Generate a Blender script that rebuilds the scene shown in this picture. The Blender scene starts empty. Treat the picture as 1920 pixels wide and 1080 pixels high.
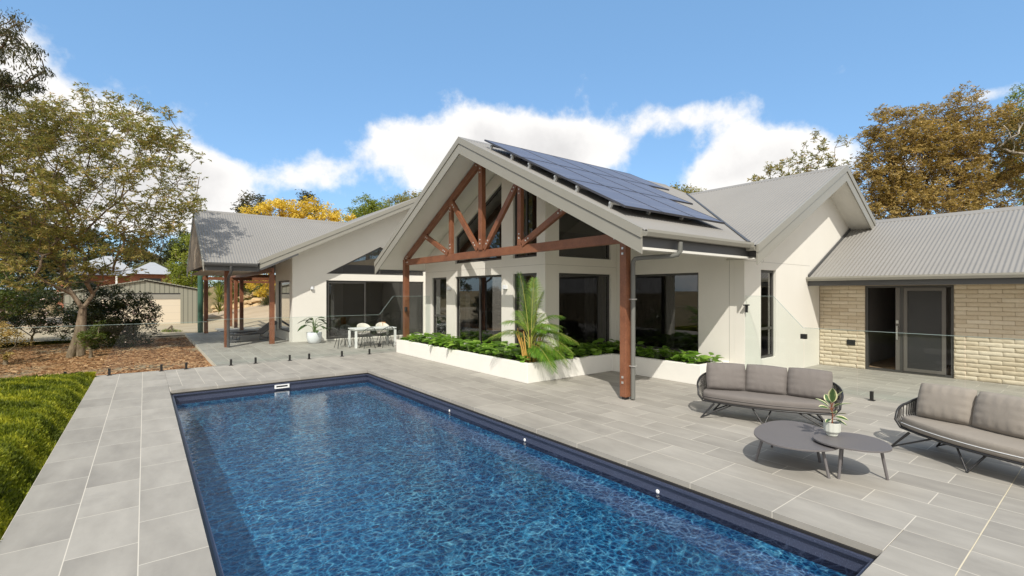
import bpy, bmesh, math, random
import numpy as np
from mathutils import Vector, Matrix
from mathutils.geometry import tessellate_polygon
S = bpy.context.scene
C = S.collection
R = math.radians
# ---------------------------------------------------------------- camera, sky, sun, exposure
YAW = math.atan(689/894.)          # pool axis against the view direction
CY, SY = math.cos(YAW), math.sin(YAW)
cam = bpy.data.cameras.new("camera"); co = bpy.data.objects.new("camera", cam); C.objects.link(co)
co.location = (0, 0, 2.0); co.rotation_euler = (R(90), 0, -(R(90) - YAW) + R(0))
co.rotation_euler = (R(90), 0, -math.atan2(SY, CY))
cam.sensor_width = 36; cam.lens = 36*894/1920.; cam.shift_y = 8/1920.
cam.clip_end = 3000; cam.clip_start = .05
S.camera = co
S.view_settings.view_transform = 'Standard'; S.view_settings.look = 'None'
S.view_settings.gamma = 1; S.view_settings.exposure = EXPO = 0.52
SUN = Vector((-.67, -.742, 1.02)).normalized()
sl = bpy.data.lights.new("sun", 'SUN'); sl.energy = 3.0; sl.angle = R(.5); sl.color = (1, .955, .87)
so = bpy.data.objects.new("sun", sl); C.objects.link(so); so.location = (-20, -20, 30)
so.rotation_euler = SUN.to_track_quat('Z', 'Y').to_euler()

class NT:
    """tiny node-tree writer"""
    def __init__(s, t): s.t = t
    def n(s, typ, **kw):
        nd = s.t.nodes.new(typ)
        for k, v in kw.items():
            if k.startswith('i_'):
                key = k[2:]; key = int(key) if key.isdigit() else key.replace('_', ' ')
                s.set(nd.inputs[key], v)
            else: setattr(nd, k, v)
        return nd
    def set(s, inp, v):
        if isinstance(v, bpy.types.NodeSocket): s.t.links.new(v, inp)
        elif isinstance(v, bpy.types.Node): s.t.links.new(v.outputs[0], inp)
        else:
            if isinstance(v, (tuple, list)) and len(v) == 3 and inp.type == 'RGBA': v = (*v, 1)
            inp.default_value = v
    def m(s, op, a, b=None, c=None, clamp=False):
        nd = s.t.nodes.new('ShaderNodeMath'); nd.operation = op; nd.use_clamp = clamp
        for i, v in enumerate((a, b, c)):
            if v is not None: s.set(nd.inputs[i], v)
        return nd.outputs[0]
    def mix(s, f, a, b, blend='MIX'):
        nd = s.t.nodes.new('ShaderNodeMix'); nd.data_type = 'RGBA'; nd.blend_type = blend
        s.set(nd.inputs[0], f); s.set(nd.inputs[6], a); s.set(nd.inputs[7], b)
        return nd.outputs[2]
    def ramp(s, f, stops):
        nd = s.t.nodes.new('ShaderNodeValToRGB'); e = nd.color_ramp.elements
        while len(e) < len(stops): e.new(.5)
        for i, (p, c) in enumerate(stops):
            e[i].position = p
            e[i].color = (*c, 1) if isinstance(c, tuple) else (c, c, c, 1)
        s.set(nd.inputs[0], f); return nd.outputs[0]
    def noise(s, vec, scale, detail=3, rough=.55, out=0):
        nd = s.n('ShaderNodeTexNoise', i_Scale=scale, i_Detail=detail, i_Roughness=rough)
        if vec is not None: s.set(nd.inputs['Vector'], vec)
        return nd.outputs[out]
    def bump(s, h, strength=.3, dist=.01):
        return s.n('ShaderNodeBump', i_Height=h, i_Strength=strength, i_Distance=dist).outputs[0]

W = bpy.data.worlds.new("World"); S.world = W; W.use_nodes = True
t = NT(W.node_tree); W.node_tree.nodes.clear()
sky = t.n('ShaderNodeTexSky', sky_type='NISHITA', sun_disc=False, sun_elevation=math.asin(SUN.z),
          sun_rotation=math.atan2(SUN.x, SUN.y), altitude=300, air_density=1.0, dust_density=.6, ozone_density=2.0)
tc = t.n('ShaderNodeTexCoord')
sep = t.n('ShaderNodeSeparateXYZ', i_0=tc.outputs['Generated'])
fx = t.m('ADD', t.m('MULTIPLY', sep.outputs[0], SY), t.m('MULTIPLY', sep.outputs[1], CY))
rx = t.m('SUBTRACT', t.m('MULTIPLY', sep.outputs[0], CY), t.m('MULTIPLY', sep.outputs[1], SY))
az = t.m('ARCTAN2', rx, fx)
el = t.m('ARCSINE', sep.outputs[2])
def azel(px, py):
    a = math.atan((px-960)/894.); return a, math.atan((548-py)/894.*math.cos(a))
blobs = [  # px, py, half-width px, half-height px, weight
    (-40, 250, 200, 200, 1.1), (110, 300, 220, 150, 1.2), (260, 310, 130, 80, .9), (420, 325, 80, 36, .75), (370, 400, 160, 50, .8), (0, 90, 90, 50, .55),
    (570, 330, 80, 42, .75), (735, 270, 75, 48, .95), (915, 250, 130, 62, 1.25), (1070, 275, 95, 52, 1.05), (800, 345, 90, 50, .8), (980, 320, 150, 60, .8),
    (1290, 215, 100, 40, .95), (1400, 285, 120, 60, 1.15), (1520, 295, 90, 52, 1.0), (1360, 335, 90, 36, .8), (1840, 180, 90, 18, .7), (1750, 330, 150, 50, .6),
    (2300, 300, 300, 90, 1.0), (-600, 300, 400, 120, 1.0)]
acc = None
for (px, py, hw, hh, w) in blobs:
    a0, e0 = azel(px, py); a1, _ = azel(px+hw, py); _, e1 = azel(px, py-hh)
    da = t.m('DIVIDE', t.m('SUBTRACT', az, a0), abs(a1-a0)); de = t.m('DIVIDE', t.m('SUBTRACT', el, e0), abs(e1-e0))
    q = t.m('ADD', t.m('MULTIPLY', da, da), t.m('MULTIPLY', de, de))
    g = t.m('MULTIPLY', t.m('EXPONENT', t.m('MULTIPLY', q, -1.0)), w)
    acc = g if acc is None else t.m('ADD', acc, g)
n1 = t.noise(tc.outputs['Generated'], 9.0, 9, .6)
n2 = t.noise(tc.outputs['Generated'], 2.1, 3, .5)
far = t.m('MULTIPLY', t.m('ADD', t.m('MULTIPLY', t.m('SUBTRACT', t.m('ABSOLUTE', az), 1.05, clamp=True), 2.0), t.m('MULTIPLY', t.m('SUBTRACT', el, .72, clamp=True), 2.2)), t.m('SUBTRACT', n2, .12), clamp=True)  # extra cloud outside the view, added to whiten the ambient light
acc = t.m('ADD', acc, t.m('MULTIPLY', far, 1.6))
cm = t.m('ADD', acc, t.m('MULTIPLY', t.m('SUBTRACT', n1, .5), 1.9))
mask = t.n('ShaderNodeMapRange', interpolation_type='SMOOTHSTEP', i_0=cm, i_1=.37, i_2=.88).outputs[0]
core = t.n('ShaderNodeMapRange', i_0=cm, i_1=.5, i_2=1.9).outputs[0]
n3 = t.noise(tc.outputs['Generated'], 5.0, 5, .6)
shade = t.ramp(t.m('ADD', t.m('MULTIPLY', core, .55), t.m('MULTIPLY', n3, .5)), [(.2, (.95, .93, .90)), (.55, (.84, .825, .81)), (.9, (.62, .61, .61))])
bgs = t.n('ShaderNodeBackground', i_0=t.mix(.6, t.mix(1.0, sky.outputs[0], (.98, 1.06, 1.10), 'MULTIPLY'), (.97, 2.05, 3.55)), i_1=.15)
bgc = t.n('ShaderNodeBackground', i_0=shade, i_1=.84)
mx = t.n('ShaderNodeMixShader', i_0=mask, i_1=bgs.outputs[0], i_2=bgc.outputs[0])
t.n('ShaderNodeOutputWorld', i_0=mx)

# ---------------------------------------------------------------- helpers
rng = random.Random(7)
def mat(name, fn, **kw):
    m = bpy.data.materials.new(name); m.use_nodes = True; m.node_tree.nodes.clear(); t = NT(m.node_tree)
    sh = fn(t); out = t.n('ShaderNodeOutputMaterial', i_0=sh); return m
def pbsdf(t, col, rough=.6, metal=0, normal=None, spec=.5, **kw):
    b = t.n('ShaderNodeBsdfPrincipled', i_Base_Color=col, i_Roughness=rough, i_Metallic=metal)
    b.inputs['Specular IOR Level'].default_value = spec
    if normal is not None: t.set(b.inputs['Normal'], normal)
    return b.outputs[0]
def P3(t): return t.n('ShaderNodeNewGeometry').outputs['Position']
def OB(t): return t.n('ShaderNodeTexCoord').outputs['Object']
def simple(name, col, rough=.6, metal=0, var=.08, scale=3, bump=0, bscale=200, spec=.5):
    def f(t):
        p = OB(t); n = t.noise(p, scale, 4)
        c = t.mix(t.m('MULTIPLY', n, 1.0), tuple(x*(1-var*1.5) for x in col), tuple(min(1, x*(1+var*1.5)) for x in col))
        nm = t.bump(t.noise(p, bscale, 2), bump, .004) if bump else None
        return pbsdf(t, c, rough, metal, nm, spec)
    return mat(name, f)

def link(o, parent=None):
    C.objects.link(o)
    if parent is not None: o.parent = parent
    return o
def tag(o, label=None, cat=None, group=None, kind=None):
    if label: o['label'] = label
    if cat: o['category'] = cat
    if group: o['group'] = group
    if kind: o['kind'] = kind
    return o
def empty(name, loc=(0, 0, 0), rz=0, label=None, cat=None, group=None):
    o = bpy.data.objects.new(name, None); o.empty_display_size = .2; link(o)
    o.location = loc; o.rotation_euler = (0, 0, rz); return tag(o, label, cat, group)
def children(o): return [c for c in bpy.data.objects if c.parent == o]
KIDS = {}
def copy_tree(o, parent=None):
    c = o.copy(); C.objects.link(c); c.parent = parent
    kids = KIDS.get(o.name)
    if kids is None: kids = KIDS[o.name] = children(o)
    for ch in kids: copy_tree(ch, c)
    return c

class MB:
    def __init__(s): s.v = []; s.f = []; s.sm = []
    def add(s, vs, fs, smooth=False):
        o = len(s.v); s.v += [tuple(v) for v in vs]; s.f += [tuple(i+o for i in f) for f in fs]; s.sm += [smooth]*len(fs); return s
    def box(s, a, b, M=None):
        x0, y0, z0 = a; x1, y1, z1 = b
        vs = [Vector(p) for p in ((x0, y0, z0), (x1, y0, z0), (x1, y1, z0), (x0, y1, z0), (x0, y0, z1), (x1, y0, z1), (x1, y1, z1), (x0, y1, z1))]
        if M is not None: vs = [M @ v for v in vs]
        return s.add(vs, [(0, 3, 2, 1), (4, 5, 6, 7), (0, 1, 5, 4), (1, 2, 6, 5), (2, 3, 7, 6), (3, 0, 4, 7)])
    def bar(s, p, q, w, h, up=(0, 0, 1)):
        """box beam from p to q, w across, h along 'up'"""
        p, q = Vector(p), Vector(q); d = (q-p); L = d.length; d.normalize(); up = Vector(up)
        x = d.cross(up).normalized(); u = x.cross(d).normalized(); M = Matrix((x, d, u)).transposed().to_4x4(); M.translation = p
        return s.box((-w/2, 0, -h/2), (w/2, L, h/2), M)
    def tube(s, pts, r, n=8, cap=True, smooth=True):
        pts = [Vector(p) for p in pts]; rs = r if isinstance(r, (list, tuple)) else [r]*len(pts)
        vs = []; fs = []; pd = None
        for i, p in enumerate(pts):
            d = (pts[min(i+1, len(pts)-1)]-pts[max(i-1, 0)]).normalized()
            if pd is None:
                a = Vector((0, 0, 1)) if abs(d.z) < .9 else Vector((1, 0, 0)); x = d.cross(a).normalized()
            else: x = (x-d*x.dot(d)).normalized()
            y = d.cross(x); pd = d
            for k in range(n):
                an = 2*math.pi*k/n; vs.append(p+(x*math.cos(an)+y*math.sin(an))*rs[i])
        for i in range(len(pts)-1):
            for k in range(n): fs.append((i*n+k, i*n+(k+1) % n, (i+1)*n+(k+1) % n, (i+1)*n+k))
        s.add(vs, fs, smooth)
        if cap: s.add(vs[:n], [tuple(range(n))[::-1]]); s.add(vs[-n:], [tuple(range(n))])
        return s
    def lathe(s, prof, n=32, c=(0, 0, 0), sx=1, sy=1, smooth=True):
        vs = [(c[0]+r*sx*math.cos(2*math.pi*k/n), c[1]+r*sy*math.sin(2*math.pi*k/n), c[2]+z) for r, z in prof for k in range(n)]
        fs = [(i*n+k, i*n+(k+1) % n, (i+1)*n+(k+1) % n, (i+1)*n+k) for i in range(len(prof)-1) for k in range(n)]
        return s.add(vs, fs, smooth)
    def prism(s, poly, holes, fn, d0, d1):
        """polygon (s,z) with holes extruded from depth d0 to d1, fn(s,z,d)->xyz"""
        loops = [poly]+list(holes); flat = [p for l in loops for p in l]
        tri = tessellate_polygon([[Vector((p[0], p[1], 0)) for p in l] for l in loops])
        a = [fn(p[0], p[1], d0) for p in flat]; b = [fn(p[0], p[1], d1) for p in flat]; n = len(flat)
        def orient(t3, flip):
            A, B, D = (Vector((flat[i][0], flat[i][1])) for i in t3)
            cr = (B-A).x*(D-A).y-(B-A).y*(D-A).x
            return t3 if (cr > 0) != flip else t3[::-1]
        fs = [orient(tuple(q), False) for q in tri]+[tuple(i+n for i in orient(tuple(q), True)) for q in tri]
        o = 0
        for l in loops:
            m = len(l)
            for i in range(m):
                j = (i+1) % m; fs.append((o+i, o+j, n+o+j, n+o+i))
            o += m
        return s.add(a+b, fs)
    def build(s, name, material, parent=None, bevel=0):
        me = bpy.data.meshes.new(name); me.from_pydata(s.v, [], s.f); me.validate()
        if len(me.polygons) == len(s.sm): me.polygons.foreach_set('use_smooth', s.sm)
        me.materials.append(material)
        bm = bmesh.new(); bm.from_mesh(me); bmesh.ops.recalc_face_normals(bm, faces=bm.faces) if len(s.f) < 60000 else None
        bm.to_mesh(me); bm.free()
        o = bpy.data.objects.new(name, me); link(o, parent)
        if bevel:
            md = o.modifiers.new('b', 'BEVEL'); md.width = bevel; md.segments = 2; md.limit_method = 'ANGLE'
        return o
def inset(poly, w):
    n = len(poly); out = []
    ar = sum(poly[i][0]*poly[(i+1) % n][1]-poly[(i+1) % n][0]*poly[i][1] for i in range(n)); sg = 1 if ar > 0 else -1
    for i in range(n):
        p0, p1, p2 = Vector(poly[i-1]), Vector(poly[i]), Vector(poly[(i+1) % n])
        d1 = (p1-p0).normalized(); d2 = (p2-p1).normalized()
        n1 = Vector((-d1.y, d1.x))*sg; n2 = Vector((-d2.y, d2.x))*sg
        b = (n1+n2); b = b/(b.length**2)*2 if b.length > 1e-6 else n1
        out.append(tuple(p1+b*w))
    return out
def np_mesh(name, V, F, material, parent=None, tint=None, smooth=False):
    """V (n,3), F (m,k) arrays; tint per face -> colour attribute"""
    me = bpy.data.meshes.new(name); V = np.asarray(V, np.float32); F = np.asarray(F, np.int32); m, k = F.shape
    me.vertices.add(len(V)); me.vertices.foreach_set('co', V.ravel())
    me.loops.add(m*k); me.loops.foreach_set('vertex_index', F.ravel())
    me.polygons.add(m); me.polygons.foreach_set('loop_start', np.arange(0, m*k, k, dtype=np.int32))
    me.update(calc_edges=True)
    if smooth: me.polygons.foreach_set('use_smooth', np.ones(m, bool))
    if tint is not None:
        a = me.attributes.new('tint', 'FLOAT', 'FACE'); a.data.foreach_set('value', np.asarray(tint, np.float32))
    me.materials.append(material)
    o = bpy.data.objects.new(name, me); return link(o, parent)

# ---------------------------------------------------------------- materials
def f_stucco(t):
    p = P3(t); n = t.noise(p, 1.3, 4); c = t.mix(n, (.69, .66, .59), (.75, .722, .655))
    return pbsdf(t, c, .85, 0, t.bump(t.noise(p, 160, 3), .25, .004), .3)
M_stucco = mat('cream_render', f_stucco)
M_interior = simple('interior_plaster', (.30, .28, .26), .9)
M_soffit = simple('soffit_board', (.72, .70, .64), .35, var=.03)
M_fascia = simple('fascia_paint', (.28, .268, .228), .45, var=.03)
M_dark = simple('dark_fascia', (.075, .075, .075), .45, var=.05)
M_frame = simple('window_frame_paint', (.055, .052, .048), .4, var=.05)
M_sill = simple('bronze_frame', (.11, .10, .088), .4, var=.05)
def f_timber(t):
    p = OB(t)
    mp = t.n('ShaderNodeMapping', i_0=p); mp.inputs['Scale'].default_value = (14, 14, 14)
    n = t.noise(p, 3.0, 4); g = t.noise(mp.outputs[0], 2.5, 6, .7)
    c = t.ramp(t.m('ADD', t.m('MULTIPLY', n, .45), t.m('MULTIPLY', g, .6)), [(.25, (.09, .034, .018)), (.5, (.195, .075, .037)), (.75, (.29, .125, .062))])
    return pbsdf(t, c, .42, 0, t.bump(g, .3, .006), .45)
M_timber = mat('oiled_hardwood', f_timber)
M_bolt = simple('bolt_steel', (.6, .6, .58), .3, .6)
def f_roof(t):
    p = P3(t); n = t.noise(p, .8, 4); n2 = t.noise(p, 9, 5, .65)
    c = t.mix(t.m('ADD', t.m('MULTIPLY', n, .6), t.m('MULTIPLY', n2, .4)), (.215, .205, .19), (.28, .268, .248))
    return pbsdf(t, c, .5, .0, None, .4)
M_roof = mat('corrugated_steel', f_roof)
def f_glass(t):
    lw = t.m('MULTIPLY', t.n('ShaderNodeFresnel', i_0=1.55).outputs[0], t.m('SUBTRACT', 1.0, t.n('ShaderNodeNewGeometry').outputs['Backfacing']))
    g = t.n('ShaderNodeBsdfGlossy', i_0=(1, 1, 1), i_1=.0); g.inputs['Roughness'].default_value = 0.0
    tr = t.n('ShaderNodeBsdfTransparent', i_0=(.42, .42, .42))
    return t.n('ShaderNodeMixShader', i_0=t.m('MULTIPLY', lw, 2.0, clamp=True), i_1=tr.outputs[0], i_2=g.outputs[0]).outputs[0]
M_glass = mat('tinted_glass', f_glass)
def f_glass2(t):
    lw = t.m('MULTIPLY', t.n('ShaderNodeFresnel', i_0=1.45).outputs[0], t.m('SUBTRACT', 1.0, t.n('ShaderNodeNewGeometry').outputs['Backfacing']))
    g = t.n('ShaderNodeBsdfGlossy', i_0=(1, 1, 1)); g.inputs['Roughness'].default_value = 0.0
    tr = t.n('ShaderNodeBsdfTransparent', i_0=(.95, .975, .965))
    return t.n('ShaderNodeMixShader', i_0=lw, i_1=tr.outputs[0], i_2=g.outputs[0]).outputs[0]
M_fglass = mat('fence_glass', f_glass2)
M_gedge = simple('glass_edge', (.30, .38, .36), .25, var=.02)
def tile_fn(orig, W_, L_, mort=.0042, offs=.5, swap=False):
    def f(t):
        p = P3(t); s = t.n('ShaderNodeSeparateXYZ', i_0=p)
        a, b = (s.outputs[1], s.outputs[0])      # long side along y, rows stacked along x
        if swap: a, b = b, a
        cv = t.n('ShaderNodeCombineXYZ', i_0=t.m('SUBTRACT', a, orig[0]), i_1=t.m('SUBTRACT', b, orig[1]))
        br = t.n('ShaderNodeTexBrick', offset=offs, offset_frequency=2, squash=1, i_0=cv, i_1=(0, 0, 0), i_2=(1, 1, 1), i_3=(0, 0, 0))
        br.inputs['Scale'].default_value = 1; br.inputs['Mortar Size'].default_value = mort; br.inputs['Mortar Smooth'].default_value = .25
        br.inputs['Bias'].default_value = 0; br.inputs['Brick Width'].default_value = L_; br.inputs['Row Height'].default_value = W_
        rnd = t.n('ShaderNodeSeparateColor', i_0=br.outputs[0]).outputs[0]
        mort_f = br.outputs[1]
        st = t.n('ShaderNodeMapping', i_0=p); st.inputs['Scale'].default_value = (1.6, .55, 1)
        off = t.n('ShaderNodeVectorMath', operation='SCALE'); t.set(off.inputs[0], br.outputs[0]); off.inputs['Scale'].default_value = 7
        vv = t.n('ShaderNodeVectorMath', operation='ADD'); t.set(vv.inputs[0], st); t.set(vv.inputs[1], off)
        n1 = t.noise(vv.outputs[0], 1.7, 5, .6); n2 = t.noise(p, 26, 4, .65); n3 = t.noise(p, .45, 3)
        v = t.m('ADD', t.m('ADD', t.m('MULTIPLY', n1, .75), t.m('MULTIPLY', rnd, .16)), t.m('MULTIPLY', n3, .22))
        c = t.ramp(v, [(.33, (.245, .228, .200)), (.52, (.318, .297, .260)), (.72, (.392, .367, .323))])
        c = t.mix(t.m('MULTIPLY', n2, .12), c, (.20, .20, .20))
        vein = t.noise(vv.outputs[0], 5.5, 6, .7)
        c = t.mix(t.m('MULTIPLY', t.m('GREATER_THAN', vein, .66), .10), c, (.18, .17, .16))
        stn = t.n('ShaderNodeMapRange', i_0=t.noise(p, 1.1, 6, .7), i_1=.55, i_2=.75, i_3=0, i_4=.32).outputs[0]
        c = t.mix(stn, c, (.17, .16, .145))
        c = t.mix(mort_f, c, (.58, .54, .465))
        h = t.m('SUBTRACT', t.m('MULTIPLY', n2, .15), mort_f)
        return pbsdf(t, c, .62, 0, t.bump(h, .25, .003), .35)
    return f
M_tile = mat('stone_paving', tile_fn((1.17-.4125, 5.065-.402*12), .402, .825))
M_tile2 = mat('stone_paving_strip', tile_fn((7.32, -.92), .441, .825, offs=.5))
M_coping = mat('stone_coping', tile_fn((1.17, 4.40), .665, .825, offs=0))
M_coping2 = mat('stone_coping_far', tile_fn((.42, 11.8), .60, .825, offs=0, swap=True))
def f_cream(t): return pbsdf(t, (.62, .55, .40), .8)
M_joint = mat('joint_sealant', f_cream)
def f_brick(t):
    p = OB(t); s = t.n('ShaderNodeSeparateXYZ', i_0=p)
    cv = t.n('ShaderNodeCombineXYZ', i_0=s.outputs[1], i_1=s.outputs[2])
    br = t.n('ShaderNodeTexBrick', offset=.5, offset_frequency=2, i_0=cv, i_1=(0, 0, 0), i_2=(1, 1, 1), i_3=(0, 0, 0))
    br.inputs['Scale'].default_value = 1; br.inputs['Mortar Size'].default_value = .0045; br.inputs['Mortar Smooth'].default_value = .3
    br.inputs['Brick Width'].default_value = .42; br.inputs['Row Height'].default_value = .0985; br.inputs['Bias'].default_value = 0
    r = t.n('ShaderNodeSeparateColor', i_0=br.outputs[0]).outputs[0]
    n = t.noise(p, 14, 5, .65); n2 = t.noise(p, 55, 4, .7)
    c = t.ramp(t.m('ADD', t.m('MULTIPLY', r, .55), t.m('MULTIPLY', n, .5)), [(.12, (.36, .28, .185)), (.5, (.47, .39, .275)), (.82, (.56, .49, .37)), (.97, (.46, .33, .19))])
    c = t.mix(br.outputs[1], c, (.27, .215, .15))
    h = t.m('SUBTRACT', t.m('ADD', t.m('MULTIPLY', n, .9), t.m('MULTIPLY', n2, .35)), t.m('MULTIPLY', br.outputs[1], 1.3))
    return pbsdf(t, c, .9, 0, t.bump(h, 1.0, .022), .2)
M_brick = mat('split_stone_brick', f_brick)
M_metal = simple('black_metal', (.022, .021, .021), .4)
M_spigot = simple('black_spigot', (.012, .012, .012), .35)
M_white = simple('white_powdercoat', (.78, .78, .76), .4, var=.02)
M_planter = simple('white_render', (.79, .77, .71), .85, var=.03, bump=.2)
M_soil = simple('dark_soil', (.035, .026, .02), .95, bump=.8, bscale=40)
M_taupe = simple('taupe_table_metal', (.135, .125, .125), .45, var=.04)
def fabric(name, a, b):
    def f(t):
        p = OB(t); n = t.noise(p, 5, 3); w = t.noise(p, 260, 2, .6)
        c = t.mix(n, a, b); c = t.mix(t.m('MULTIPLY', w, .5), c, tuple(x*.7 for x in a))
        fold = t.noise(p, 9, 3, .5)
        return pbsdf(t, c, .95, 0, t.bump(t.m('ADD', t.m('MULTIPLY', w, .12), fold), .5, .012), .15)
    return mat(name, f)
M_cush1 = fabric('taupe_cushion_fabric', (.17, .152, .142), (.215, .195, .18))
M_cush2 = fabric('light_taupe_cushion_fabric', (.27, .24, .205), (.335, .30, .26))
M_strap = simple('charcoal_strap', (.045, .04, .037), .7)
M_conc = simple('concrete_pot', (.55, .56, .50), .8)
M_whitepot = simple('white_glazed_pot', (.72, .74, .76), .35)
# ---- foliage
def leafmat(name, stops, transl=.3, rough=.5, spec=.35):
    def f(t):
        at = t.n('ShaderNodeAttribute', attribute_name='tint', attribute_type='GEOMETRY').outputs['Fac']
        c = t.ramp(at, stops)
        b = pbsdf(t, c, rough, 0, None, spec)
        tr = t.n('ShaderNodeBsdfTranslucent', i_0=t.mix(1.0, c, (1.45, 1.5, 1.05), 'MULTIPLY'))
        return t.n('ShaderNodeMixShader', i_0=transl, i_1=b, i_2=tr.outputs[0]).outputs[0]
    return mat(name, f)
def bark(name, a, b):
    def f(t):
        p = OB(t); mp = t.n('ShaderNodeMapping', i_0=p); mp.inputs['Scale'].default_value = (1, 1, .3)
        n = t.noise(mp.outputs[0], 9, 6, .65)
        return pbsdf(t, t.ramp(n, [(.35, a), (.65, b)]), .9, 0, t.bump(n, .6, .03), .2)
    return mat(name, f)
M_bark = bark('grey_brown_bark', (.10, .07, .045), (.26, .20, .14))
M_wbark = bark('pale_gum_bark', (.30, .25, .19), (.58, .53, .45))
ML = {
 'olive': leafmat('olive_leaves', [(0, (.09, .09, .022)), (.4, (.225, .225, .06)), (.75, (.40, .31, .11)), (1, (.50, .29, .11))], .42),
 'gum': leafmat('gum_leaves', [(0, (.028, .032, .012)), (.5, (.06, .062, .020)), (1, (.135, .095, .035))]),
 'rust': leafmat('autumn_leaves', [(0, (.12, .085, .025)), (.4, (.29, .21, .065)), (.75, (.45, .315, .105)), (1, (.56, .35, .12))]),
 'yellow': leafmat('yellow_leaves', [(0, (.36, .24, .015)), (.5, (.66, .47, .05)), (1, (.85, .68, .18))]),
 'green': leafmat('mid_green_leaves', [(0, (.035, .055, .010)), (.5, (.085, .12, .018)), (1, (.19, .21, .04))]),
 'dark': leafmat('dark_leaves', [(0, (.014, .022, .007)), (.5, (.035, .048, .013)), (1, (.075, .082, .022))]),
 'lime': leafmat('lime_leaves', [(0, (.08, .11, .012)), (.5, (.20, .24, .03)), (1, (.36, .37, .06))]),
 'hedge': leafmat('hedge_leaves', [(0, (.045, .065, .004)), (.5, (.16, .19, .010)), (1, (.40, .39, .03))], .35, .6),
 'sage': leafmat('sage_leaves', [(0, (.10, .115, .05)), (.5, (.20, .20, .10)), (1, (.30, .29, .16))]),
 'planter': leafmat('glossy_green_leaves', [(0, (.08, .15, .018)), (.5, (.18, .34, .04)), (1, (.36, .52, .11))], .42, .35, .5),
 'palm': leafmat('palm_leaflets', [(0, (.045, .10, .012)), (.5, (.10, .22, .022)), (1, (.25, .34, .05))], .3, .4, .5),
 'big': leafmat('broad_dark_leaves', [(0, (.018, .04, .012)), (.5, (.04, .085, .022)), (1, (.09, .15, .05))], .15, .3, .5),
}
# ---------------------------------------------------------------- ground, pool, paving
def sheet(name, pts, z, material, kind='structure', thick=0):
    mb = MB()
    if thick: mb.prism(pts, [], lambda s, q, d: (s, q, d), z-thick, z)
    else: mb.add([(p[0], p[1], z) for p in pts], [tuple(range(len(pts)))])
    return tag(mb.build(name, material), kind=kind)
def rect(a, b, c, d): return [(a, b), (c, b), (c, d), (a, d)]
def f_ground(t):
    p = P3(t); n = t.noise(p, .25, 6, .6); n2 = t.noise(p, 6, 5, .7)
    c = t.ramp(t.m('ADD', t.m('MULTIPLY', n, .6), t.m('MULTIPLY', n2, .4)), [(.3, (.13, .10, .05)), (.55, (.24, .19, .11)), (.75, (.32, .27, .17))])
    return pbsdf(t, c, .95, 0, t.bump(n2, .6, .03), .1)
M_ground = mat('dry_ground', f_ground)
def f_drive(t):
    p = P3(t); n = t.noise(p, .5, 5, .6); n2 = t.noise(p, 25, 5, .7)
    c = t.ramp(t.m('ADD', t.m('MULTIPLY', n, .6), t.m('MULTIPLY', n2, .4)), [(.3, (.33, .26, .18)), (.55, (.44, .36, .26)), (.75, (.52, .44, .33))])
    return pbsdf(t, c, .95, 0, t.bump(n2, .4, .01), .1)
M_drive = mat('pale_gravel_drive', f_drive)
def f_mulch(t):
    p = P3(t); v = t.n('ShaderNodeTexVoronoi', i_Scale=16.0, i_Vector=p); s = t.n('ShaderNodeSeparateColor', i_0=v.outputs['Color']).outputs[0]
    n = t.noise(p, .7, 5, .65)
    c = t.ramp(t.m('ADD', t.m('MULTIPLY', s, .55), t.m('MULTIPLY', n, .5)), [(.2, (.11, .05, .024)), (.45, (.25, .12, .055)), (.65, (.39, .21, .10)), (.85, (.54, .35, .19))])
    n3 = t.noise(p, .28, 3, .5)
    c = t.mix(t.n('ShaderNodeMapRange', i_0=n3, i_1=.50, i_2=.60).outputs[0], c, (.30, .235, .155))
    return pbsdf(t, c, .95, 0, t.bump(v.outputs[0], .8, .03), .1)
M_mulch = mat('bark_mulch', f_mulch)
def vnoise(x, y, s=0):
    return (math.sin(x*1.3+s)*math.cos(y*1.1-s*.7)+math.sin(x*.47+y*.61+s*2)*.8)*.5
# one ground sheet to the horizon with a hole under the pool: built as a ring of big quads
def hz(x, y):     # land rises gently behind the house
    d = max(0, y-58)+max(0, x-30)*.6
    return (-.45 if (y < 15.1 or y > 200 and False) else -.20+max(-.6, min(0, (x+1)*.05)))+min(3.2, d*.085)
xs = [-900, -300, -120, -60, -30, -16, -8, -4, -.93, .38, 4.6, 9, 15, 22, 30, 42, 60, 100, 200, 500, 900]
ys = [-900, -300, -100, -40, -15, -3, 1.1, 12.0, 14.95, 15.12, 20, 26, 30, 34, 38, 44, 52, 62, 80, 120, 220, 500, 900]
mb = MB(); vs = [(x, y, hz(x, y)) for y in ys for x in xs]; fs = []
for j in range(len(ys)-1):
    for i in range(len(xs)-1):
        if xs[i] == .38 and ys[j] == 1.1: continue
        a = j*len(xs)+i; fs.append((a, a+1, a+1+len(xs), a+len(xs)))
mb.add(vs, fs); tag(mb.build('ground', M_ground), kind='structure')
# mulch bed, lower than the patio, sloping
def grid(name, x0, x1, y0, y1, nx, ny, zf, material, kind='structure'):
    X, Y = np.meshgrid(np.linspace(x0, x1, nx+1), np.linspace(y0, y1, ny+1)); Z = np.vectorize(zf)(X, Y)
    V = np.stack([X, Y, Z], -1).reshape(-1, 3); i = np.arange(ny)[:, None]*(nx+1)+np.arange(nx)[None]; i = i.ravel()
    return tag(np_mesh(name, V, np.stack([i, i+1, i+nx+2, i+nx+1], -1), material, smooth=True), kind=kind)
def mulch_z(x, y):
    z = -.10+.035*vnoise(x*1.5, y*1.5)+.02*vnoise(x*5, y*4, 2)
    if x < -1: z += (x+1)*.05
    return z
grid('mulch_bed', -12, 1.545, 15.16, 29.5, 90, 90, mulch_z, M_mulch)
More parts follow.
